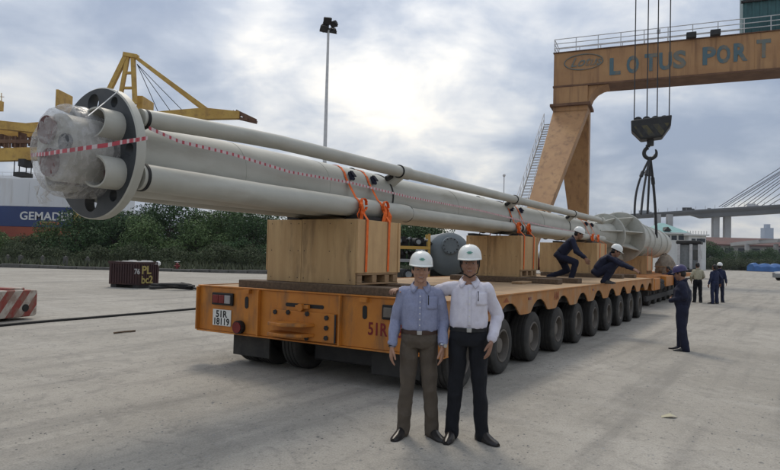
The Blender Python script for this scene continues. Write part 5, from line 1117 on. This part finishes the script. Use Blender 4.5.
def person(loc, rotz, label, J, outfit, group=None, vb=.008, vc=.009, seed=0.0):
    """J: joints in the person's own frame (faces -Y, own right hand at -X, feet at z = 0)"""
    o = thing('person', label, 'person', loc, rotz, group); J = {k: (V(v) if isinstance(v, tuple) and not k.startswith('hand') else v) for k, v in J.items()}
    H = Euler(J.get('hrot', V((0, 0, 0)))).to_matrix(); hc = J['head']; h = lambda x, y, z: hc + H @ V((x, y, z))
    sk = 'skin' if outfit.get('fair') else 'skin_dark'
    pel, che, nek = J['pel'], J['chest'], J['neck']; right = (J['shL'] - J['shR']).normalized(); hr = (J['hipL'] - J['hipR']).normalized()
    def frame(axis, rv): a = V(axis).normalized(); f = a.cross(rv).normalized(); return (f.cross(a)).normalized(), f
    ax = (nek - pel).normalized()
    # body: one continuous figure
    mb = MB()
    R1, F1 = frame(che - pel, hr); R2, F2 = frame(nek - che, right)
    oval(mb, [(pel - (che - pel).normalized() * .05, R1, F1, .12, .09), (pel, R1, F1, .135, .09), (pel.lerp(che, .5), R1, F1, .125, .085), (che, R2, F2, .145, .095), (che.lerp(nek, .75), R2, F2, .12, .075), (nek, R2, F2, .06, .055)])
    limb(mb, [nek - (nek - che).normalized() * .03, nek.lerp(h(0, .015, -.07), .6), h(0, .012, -.05)], [.062, .056, .055])
    mb.sphere(h(0, .012, .04), (.077, .094, .092), 20, rot=H); mb.sphere(h(0, -.02, -.02), (.070, .072, .085), 18, rot=H); mb.sphere(h(0, -.038, -.072), (.046, .046, .042), 14, rot=H); mb.sphere(h(0, -.072, -.098), (.024, .02, .018), 10, rot=H)
    limb(mb, [h(0, -.084, .012), h(0, -.106, -.026)], [.010, .0145], 8); mb.sphere(h(.012, -.096, -.032), .0105, 8); mb.sphere(h(-.012, -.096, -.032), .0105, 8)
    for s in (-1, 1):
        mb.sphere(h(s * .036, -.066, -.026), (.024, .022, .024), 10, rot=H); mb.sphere(h(s * .075, .012, -.008), (.011, .02, .031), 10, rot=H); mb.sphere(h(s * .032, -.078, .026), (.026, .012, .010), 8, rot=H)
    mb.sphere(h(0, -.084, -.062), (.026, .012, .007), 8, rot=H); mb.sphere(h(0, -.083, -.074), (.023, .012, .007), 8, rot=H)
    for s in 'RL':
        limb(mb, [J['sh' + s], J['el' + s], J['wr' + s]], [.044, .036, .025]); limb(mb, [J['hip' + s], J['kn' + s], J['an' + s]], [.075, .05, .036]); limb(mb, [J['an' + s], J['an' + s] + J['toe' + s] * .08 - V((0, 0, .045))], [.033, .02])
        hd = J.get('hand' + s)
        if hd: hand(mb, J['wr' + s] + V(hd[0]).normalized() * .02, *hd[:3], **(hd[3] if len(hd) > 3 else {}))
    part('body', voxel(mb, 'body', sk, vb, 3), o)
    if outfit.get('face', True):
        for s in (-1, 1):
            mb = MB(); mb.sphere(h(s * .031, -.0835, .006), (.0125, .007, .0048), 12, rot=H); e = mb.build('eye', 'eye_white', o, 60); mb = MB(); mb.sphere(h(s * .031, -.0885, .0055), (.0058, .0045, .0046), 10, rot=H); mb.build('iris', 'black', e, 60)
            mb = MB(); limb(mb, [h(s * .015, -.0915, .024), h(s * .034, -.0895, .029), h(s * .050, -.078, .024)], [.0035, .0042, .0025], 6); mb.build('eyebrow', 'hair_black', o, 60)
        mb = MB(); limb(mb, [h(-.024, -.0845, -.0655), h(0, -.0945, -.0675), h(.024, -.0845, -.0655)], [.0025, .0055, .0025], 6); mb.build('lips', 'lip', o, 60); mb = MB(); mb.sphere(h(0, -.0935, -.0635), (.017, .004, .0035), 10, rot=H); mb.build('teeth', 'eye_white', o, 60)
    mb = MB(); mb.sphere(h(0, .024, .044), (.081, .092, .097), 16, rot=H); mb.sphere(h(0, .045, -.01), (.074, .066, .07), 14, rot=H)
    for s in (-1, 1): mb.sphere(h(s * .071, -.018, .02), (.013, .020, .034), 10, rot=H)
    part('hair', voxel(mb, 'hair', 'hair_black', .01, 2), o)
    # shirt
    mb = MB(); sw = outfit.get('bulk', 1.0)
    zb = pel + (che - pel) * outfit.get('hem', .16)
    oval(mb, [(zb - (che - pel) * .06, R1, F1, .138 * sw, .100 * sw), (pel + (che - pel) * .22, R1, F1, .150 * sw, .112 * sw), (pel + (che - pel) * .28, R1, F1, .163 * sw, .122 * sw), (pel.lerp(che, .38), R1, F1, .166 * sw, .124 * sw), (pel.lerp(che, .7), R1, F1, .166 * sw, .122 * sw), (che, R2, F2, .168 * sw, .120 * sw), (che.lerp(nek, .4), R2, F2, .160, .106), (che.lerp(nek, .68), R2, F2, .135, .088), (che.lerp(nek, .88), R2, (F2 + ax * .25), .088, .072), (nek + (nek - che).normalized() * .0, R2, (F2 + ax * .6), .067, .066)])
    for s in 'RL':
        a, b, c = J['sh' + s], J['el' + s], J['wr' + s]; cuff = b.lerp(c, .93); limb(mb, [a.lerp(nek, .35) - (nek - che) * .12, a, a.lerp(b, .5), b, b.lerp(c, .5), cuff], [.058, .061, .057, .051, .046, .040])
    part('shirt', voxel(mb, 'shirt', outfit['shirt'], vc, 4, .015, seed + 3, 8.0, (1.3, 1.3, .65)), o)
    if outfit.get('collar', True):
        cm = MB(); k = nek + (nek - che).normalized() * .008
        for s in (-1, 1):
            an = [.30 + i * .284 for i in range(11)]
            pts = [k + R2 * (s * .074 * math.sin(t)) - F2 * (.072 * math.cos(t)) + ax * (.010 - .034 * math.cos(t)) for t in an]
            lo = [p + (R2 * (s * math.sin(t)) - F2 * math.cos(t)) * (.024 + .032 * max(0, 1 - (t - .3) / .9)) - ax * (.030 + .026 * max(0, 1 - (t - .3) / .8)) + R2 * (s * .022 * max(0, 1 - (t - .3) / .8)) for p, t in zip(pts, an)]; n = len(pts)
            cm.add(pts + lo, [(i, i + 1, n + i + 1, n + i) for i in range(n - 1)])
        q = cm.build('collar', outfit['shirt'], o, 60); m = q.modifiers.new('s', 'SOLIDIFY'); m.thickness = .006
    for s in 'RL':
        b, c = J['el' + s], J['wr' + s]; d = (c - b).normalized(); mb = MB(); mb.cyl(b.lerp(c, .87), b.lerp(c, .97), .046, .043, 16); mb.build('cuff', outfit['shirt'], o, 60)
    # trousers
    mb = MB(); tp_ = pel + (che - pel) * .20
    oval(mb, [(tp_, R1, F1, .152, .112), (pel + (che - pel) * .05, R1, F1, .165, .122), (pel - (che - pel).normalized() * .03, R1, F1, .168, .124), (pel - (che - pel).normalized() * .09, R1, F1, .135, .105)])
    for s in 'RL':
        a, b, c = J['hip' + s], J['kn' + s], J['an' + s]; hem = c + (c - b).normalized() * outfit.get('hemdrop', .038)
        limb(mb, [a, a.lerp(b, .5), b, b.lerp(c, .45), b.lerp(c, .85), hem], [q_ * outfit.get('wide', 1) for q_ in (.094, .085, .070, .067, .064, .066)])
    part('trousers', voxel(mb, 'trousers', outfit['trousers'], vc, 4, .013, seed + 9, 8.0, (1, 1, .7)), o)
    if outfit.get('belt'):
        mb = MB(); n = 28; cb_ = tp_ - (che - pel) * .01; rs = []
        for dz, g in ((-.018, 0), (-.018, .012), (.018, .012), (.018, 0)): rs.append([cb_ + ax * dz + R1 * (math.cos(2 * PI * j / n) * (.158 + g)) + F1 * (math.sin(2 * PI * j / n) * (.117 + g)) for j in range(n)])
        mb.rings(rs, caps=False); bl_ = mb.build('belt', outfit['belt'], o, 40); fr_ = cb_ + F1 * .131 if (F1.y < 0) else cb_ - F1 * .131
        mb = MB(); mb.box(tuple(fr_ + V((-.022, -.006, -.019))), tuple(fr_ + V((.022, .004, .019)))); mb.build('buckle', 'metal_bright', bl_, bevel=.003)
    # shoes
    for s in 'RL':
        t = V(J['toe' + s]).normalized(); sd_ = V((-t.y, t.x, 0)).normalized(); upv = sd_.cross(t) if sd_.cross(t).z > 0 else t.cross(sd_); a = J['an' + s]; base = V((a.x, a.y, a.z - .085)); mb = MB(); rs = []
        for d_, w_, h_ in ((-.078, .022, .06), (-.062, .036, .085), (-.02, .040, .105), (.03, .041, .104), (.08, .046, .078), (.13, .048, .054), (.18, .041, .043), (.212, .022, .030)):
            ring = []
            for j in range(16):
                q = 2 * PI * (j + .5) / 16; z = math.sin(q); ring.append(base + t * d_ + sd_ * (math.cos(q) * w_ * (1.0 if z > -.3 else .96)) + upv * (max(0, .25 * h_ + z * h_ * .75) if z > -.34 else 0))
            rs.append(ring)
        mb.rings(rs); mb.build('shoe', outfit.get('shoe', 'shoe_black'), o, 50)
    # head gear
    hm = outfit.get('helmet')
    if hm:
        mb = MB(); prof = [(1.0, 0), (1.0, .012), (.975, .040), (.90, .074), (.76, .101), (.54, .122), (.28, .133), (.03, .136)]; rs = [];
        for k, z in prof: rs.append([h(math.cos(2 * PI * j / 32) * .109 * k, .012 + math.sin(2 * PI * j / 32) * .132 * k, .042 + z) for j in range(32)])
        inner = [[h(math.cos(2 * PI * j / 32) * .102, .012 + math.sin(2 * PI * j / 32) * .125, .042) for j in range(32)]]
        mb.rings([[h(math.cos(2 * PI * j / 32) * .06, .012 + math.sin(2 * PI * j / 32) * .08, .11) for j in range(32)]] + inner + rs); sh_ = mb.build('helmet', hm, o, 50)
        mb = MB(); rs = []
        for z, e in ((.036, .0), (.040, 1), (.047, 1), (.050, .0)):
            ring = []
            for j in range(40):
                t = 2 * PI * j / 40; fwd = max(0, -math.sin(t)) ** 2; ex = (.006 + .042 * fwd) * e; ring.append(h(math.cos(t) * (.107 + ex * .5), .012 + math.sin(t) * (.130 + ex), z - (.010 * fwd * e)))
            rs.append(ring)
        mb.rings(rs, caps=False); mb.build('brim', hm, sh_, 40)
        for x in (-.035, 0, .035): mb = MB(); limb(mb, [h(x, 0.012 + math.sin(a) * .125 * (1 - abs(x) * 1.2), .041 + math.cos(a) * .136 * (1 - abs(x) * 1.9)) for a in [i * .2 - .9 for i in range(10)]], [.006] * 10, 6); mb.build('helmet_ridge', hm, sh_, 60)
        if outfit.get('logo'):
            mb = MB(); g = lambda x, z: h(x, .012 - .136 * math.sqrt(max(.05, 1 - (x / .115) ** 2 - ((z) / .19) ** 2)), .05 + z)
            for zz_, wx in ((.060, .016), (.052, .026), (.044, .018)): limb(mb, [g(x * wx, zz_) for x in (-1, -.5, 0, .5, 1)], [.0022, .003, .003, .003, .0022], 6)
            mb.build('logo', 'logo_green', sh_, 60); sh_.children[-1]['kind'] = 'stuff'
        if outfit.get('strap'):
            mb = MB(); mb.tube([h(-.088, .0, .045), h(-.086, -.01, -.02), h(-.066, -.035, -.085), h(0, -.066, -.124), h(.066, -.035, -.085), h(.086, -.01, -.02), h(.088, .0, .045)], .0055, 6); mb.build('chin_strap', 'black', sh_, 60)
    return o, h
def stand(hgt=1.68, **kw):
    k = hgt / 1.68
    J = dict(pel=(0, 0, .93), chest=(0, -.005, 1.22), neck=(0, .0, 1.415), head=(0, -.025, 1.555), shR=(-.152, 0, 1.335), shL=(.152, 0, 1.335), elR=(-.215, .02, 1.08), elL=(.215, .02, 1.08), wrR=(-.255, -.05, .85), wrL=(.255, -.05, .85),
             hipR=(-.085, 0, .88), hipL=(.085, 0, .88), knR=(-.105, -.01, .48), knL=(.105, -.01, .48), anR=(-.115, .02, .085), anL=(.115, .02, .085), toeR=V((-.35, -1, 0)).normalized(), toeL=V((.35, -1, 0)).normalized())
    J.update(kw); out_ = {}
    for n_, v in J.items():
        if n_.startswith(('toe', 'hand', 'hrot')): out_[n_] = v
        else: out_[n_] = V(v) * k
    return out_
face0 = lambda p: math.atan2(-p.x, p.y) * -1 if False else math.atan2(p.x, p.y) * -1
# the two men in front
pL = onz(417, 437); pR = onz(466, 440)
JL = stand(1.645, wrR=(-.25, -.07, .855), elR=(-.228, .03, 1.08), wrL=(.215, -.11, .875), elL=(.225, .03, 1.08), handR=((-.05, -.1, -1), (.6, .2, 0), (.2, -1, 0), dict(curl=.45)), handL=((-.05, -.2, -1), (-.7, .2, 0), (-.2, -1, 0), dict(curl=.4)),
           anR=(-.135, .02, .085), anL=(.135, .03, .085), toeR=V((-.42, -1, 0)).normalized(), toeL=V((.6, -1, 0)).normalized(), hrot=V((.0, .03, .05)))
mL, hL = person(pL, -.05, 'smiling man in blue shirt and brown trousers with white helmet', JL, dict(shirt='shirt_blue', wide=.93, trousers='trouser_brown', belt='belt_brown', helmet='helmet_white', logo=True, fair=True), vb=.005, vc=.0065, seed=1)
mb = MB(); q = JL['wrL'] - V((0, 0, .0)); d = (JL['wrL'] - JL['elL']).normalized(); mb.cyl(JL['wrL'] - d * .012, JL['wrL'] + d * .012, .034, n=16); mb.cyl(JL['wrL'] + V((.02, -.03, 0)), JL['wrL'] + V((.024, -.038, 0)), .018, n=14); mb.build('watch', 'orange_paint' if False else 'metal_bright', mL, 40)
mb = MB(); d = (JL['wrR'] - JL['elR']).normalized(); mb.cyl(JL['wrR'] - d * .012, JL['wrR'] + d * .016, .033, n=16); mb.build('wristband', 'black', mL, 40)
def front_seam(o, J, mat, seed, pocket=True):   # button placket and breast pocket lie on the shirt front
    sh = [c for c in o.children if c.name.startswith('shirt')][0].data
    from mathutils.bvhtree import BVHTree
    bv = BVHTree.FromPolygons([v.co.copy() for v in sh.vertices], [tuple(p.vertices) for p in sh.polygons])
    def f(x, z, e=.003):
        hit = bv.ray_cast(V((x, -1, z)), V((0, 1, 0))); return (hit[0] + V((0, -e, 0))) if hit[0] else V((x, -.13, z))
    z0, z1 = J['pel'].z + .09, J['neck'].z - .06; mb = MB(); n = 22
    vs = [f(s * .016, z0 + (z1 - z0) * i / n) for i in range(n + 1) for s in (-1, 1)]; mb.add(vs, [(2 * i, 2 * i + 1, 2 * i + 3, 2 * i + 2) for i in range(n)])
    q = mb.build('placket', mat, o, 60); m = q.modifiers.new('s', 'SOLIDIFY'); m.thickness = .003
    for i in range(6): mb = MB(); c = f(0, z0 + (z1 - z0) * (i + .6) / 6.3, .005); mb.cyl(c, c + V((0, -.003, 0)), .0062, n=10); mb.build('button', 'white_paint', q)
    if pocket:
        x0, zc = .06, J['chest'].z - .02; mb = MB(); g = [[f(x0 + .10 * a / 6, zc + .115 * b / 6, .004) for a in range(7)] for b in range(7)]; vs = [p for r_ in g for p in r_]; mb.add(vs, [(b * 7 + a, b * 7 + a + 1, b * 7 + a + 8, b * 7 + a + 7) for a in range(6) for b in range(6)])
        pk = mb.build('pocket', mat, o, 60); m = pk.modifiers.new('s', 'SOLIDIFY'); m.thickness = .004
        mb = MB(); mb.tube([f(x0 + .015, zc + .125, .010), f(x0 + .015, zc + .04, .010)], .0045, 6); mb.build('pen', 'black', pk)
front_seam(mL, JL, 'shirt_blue', 1, True)
JR = stand(1.715, shR=(-.152, .03, 1.34), elR=(-.40, .17, 1.26), wrR=(-.62, .10, 1.30), handR=((-.5, -1, .1), (.1, .2, -1), (.9, -.5, .2), dict(curl=.7)), elL=(.265, .07, 1.10), wrL=(.20, -.09, .90), handL=((-.25, -.35, -1), (-.8, .3, 0), (-.3, -1, 0), dict(curl=.35, spread=.05)),
           anR=(-.125, .02, .085), anL=(.14, .0, .085), toeR=V((-.3, -1, 0)).normalized(), toeL=V((.75, -1, 0)).normalized(), hrot=V((0, -.03, -.06)), shL=(.152, -.005, 1.335), head=(.0, -.02, 1.56))
mR, hR = person(pR, -.07, 'smiling man in white shirt and black trousers with strapped white helmet', JR, dict(shirt='shirt_white', wide=.93, trousers='trouser_black', belt='black', helmet='helmet_white', logo=True, strap=True), vb=.005, vc=.0065, seed=5)
front_seam(mR, JR, 'shirt_white', 2, True)
# worker standing alone at the right, turned away to the left
pW = onz(682, 350.5)
JW = stand(1.56, elR=(-.235, .06, 1.09), wrR=(-.07, -.20, 1.04), elL=(.235, .06, 1.09), wrL=(.07, -.23, 1.0), handR=((1, -.1, -.1), (0, 1, 0), (0, 0, 1), dict(curl=.6)), handL=((-1, -.1, -.1), (0, 1, 0), (0, 0, 1), dict(curl=.6)), hrot=V((.25, 0, -.2)), head=(0, -.05, 1.55),
           anR=(-.10, -.03, .085), anL=(.115, .06, .085), toeR=V((-.1, -1, 0)), toeL=V((.3, -1, 0)).normalized())
mW, hW = person(pW, -2.05, 'worker in navy overalls and dark purple helmet standing alone with folded arms', JW, dict(shirt='navy', trousers='navy', helmet='helmet_purple', shoe='shoe_black', collar=True, bulk=1.22, hem=-.05, wide=1.18), vb=.009, vc=.010, seed=8)
mb = MB()
for zz_ in (1.20, 1.175, 1.15): limb(mb, [V((x, .118 + .02 * (1 - abs(x) * 6), zz_)) * (1.56 / 1.68) for x in (-.06, -.02, .02, .06)], [.005] * 4, 6)
mb.build('back_print', 'rail_grey', mW); mW.children[-1]['kind'] = 'stuff'
# group by the front module
pC = onz(697.5, 302.5); JC = stand(1.66, elR=(-.25, -.03, 1.1), wrR=(-.14, -.22, .98), elL=(.26, .04, 1.1), wrL=(.22, -.12, .92), handR=((.5, -.8, 0), (0, 0, 1), (0, 1, 0)), handL=((0, -.5, -1), (-1, 0, 0), (0, -1, 0)), hrot=V((.3, 0, 0)))
person(pC, PI - .3, 'man in cream shirt and dark trousers seen from behind', JC, dict(shirt='shirt_cream', trousers='trouser_black', hem=-.1), vb=.012, vc=.012, seed=11)
pD = onz(714.5, 303.8); JD = stand(1.60, elR=(-.29, .05, 1.12), wrR=(-.33, -.02, .88), handR=((0, -.2, -1), (1, 0, 0), (0, -1, 0)), handL=((0, -.2, -1), (-1, 0, 0), (0, -1, 0)))
person(pD, PI + .25, 'dark haired man in navy work clothes seen from behind', JD, dict(shirt='navy_b', trousers='navy_b', hem=-.1), vb=.012, vc=.012, seed=12)
pE = onz(719.5, 302.3); person(pE, PI - .5, 'man in navy work clothes and white helmet behind another', stand(1.66, wrL=(.29, -.1, .87), handR=((0, -.2, -1), (1, 0, 0), (0, -1, 0)), handL=((0, -.2, -1), (-1, 0, 0), (0, -1, 0))), dict(shirt='navy_b', trousers='navy', helmet='helmet_white', hem=-.1), vb=.012, vc=.012, seed=13)
pF = L(29.6, -3.45, 0.0); JF = stand(1.62, chest=(0, -.14, 1.16), neck=(0, -.26, 1.31), head=(0, -.36, 1.40), shR=(-.18, -.24, 1.27), shL=(.18, -.24, 1.27), elR=(-.2, -.42, 1.12), elL=(.2, -.42, 1.12), wrR=(-.12, -.58, 1.16), wrL=(.12, -.58, 1.16), handR=((.2, -1, 0), (0, 0, -1), (1, 0, 0)), handL=((-.2, -1, 0), (0, 0, -1), (-1, 0, 0)), hrot=V((.5, 0, 0)))
person(pF, TA + PI / 2 + 1.9 - .3, 'bareheaded man in blue leaning over the orange front module', JF, dict(shirt='navy_b', trousers='navy'), vb=.012, vc=.012, seed=14)
# two workers on the deck
pG = onz(566, 282.0, DZ)
JG = dict(pel=V((0, .16, .62)), chest=V((0, -.04, .86)), neck=V((0, -.17, 1.03)), head=V((0, -.275, 1.13)), shR=V((-.18, -.13, .98)), shL=V((.18, -.13, .98)), elR=V((-.27, -.22, .72)), elL=V((.25, -.24, .74)), wrR=V((-.22, -.42, .58)), wrL=V((.2, -.44, .56)),
          hipR=V((-.09, .14, .58)), hipL=V((.09, .14, .58)), knR=V((-.13, -.22, .47)), knL=V((.12, -.02, .27)), anR=V((-.12, -.12, .085)), anL=V((.11, .36, .12)), toeR=V((-.1, -1, 0)), toeL=V((.05, -1, -.25)).normalized(), hrot=V((.35, 0, .1)),
          handR=(V((.1, -.5, -1)), V((.8, 0, -.3)), V((.3, -1, .2)), dict(curl=.6)), handL=(V((-.1, -.5, -1)), V((-.8, 0, -.3)), V((-.3, -1, .2)), dict(curl=.6)))
person(pG, 1.25, 'navy clad worker in white helmet half crouching and leaning forward on the deck', JG, dict(shirt='navy', trousers='navy', helmet='helmet_white', hem=0, face=True, shoe='shoe_grey'), vb=.010, vc=.011, seed=20)
pH = onz(606, 283.6, DZ)
JH = dict(pel=V((0, .2, .26)), chest=V((0, .06, .49)), neck=V((0, -.11, .64)), head=V((0, -.21, .735)), shR=V((-.18, -.08, .60)), shL=V((.18, -.08, .60)), elR=V((-.26, -.33, .46)), elL=V((.24, -.34, .46)), wrR=V((-.2, -.58, .36)), wrL=V((.16, -.58, .34)),
          hipR=V((-.09, .17, .24)), hipL=V((.09, .17, .24)), knR=V((-.17, -.2, .46)), knL=V((.17, -.2, .46)), anR=V((-.12, .02, .085)), anL=V((.12, .02, .085)), toeR=V((-.25, -1, 0)).normalized(), toeL=V((.25, -1, 0)).normalized(), hrot=V((.45, 0, .2)),
          handR=(V((0, -1, -.5)), V((.5, 0, -.8)), V((1, 0, .3)), dict(curl=.5)), handL=(V((0, -1, -.5)), V((-.5, 0, -.8)), V((-1, 0, .3)), dict(curl=.5)))
person(pH, 1.1, 'navy clad worker in white helmet squatting with outstretched arms at the deck edge', JH, dict(shirt='navy', trousers='navy', helmet='helmet_white', hem=0, shoe='shoe_grey'), vb=.010, vc=.011, seed=21)

# ------------------------------------------------------------------ thin humid air over the river and yard
hz = MB(); hz.box((-700, -30, -1), (900, 1650, 125)); hm_ = bpy.data.materials.new('haze_air'); hm_.use_nodes = True; ht = hm_.node_tree; ht.nodes.remove(ht.nodes['Principled BSDF'])
pv = ht.nodes.new('ShaderNodeVolumePrincipled'); pv.inputs['Color'].default_value = (.80, .86, .95, 1); pv.inputs['Density'].default_value = .00014; pv.inputs['Anisotropy'].default_value = .2
ht.links.new(pv.outputs[0], ht.nodes['Material Output'].inputs['Volume']); MT['haze_air'] = hm_
tag(hz.build('haze', 'haze_air'), kind='stuff')
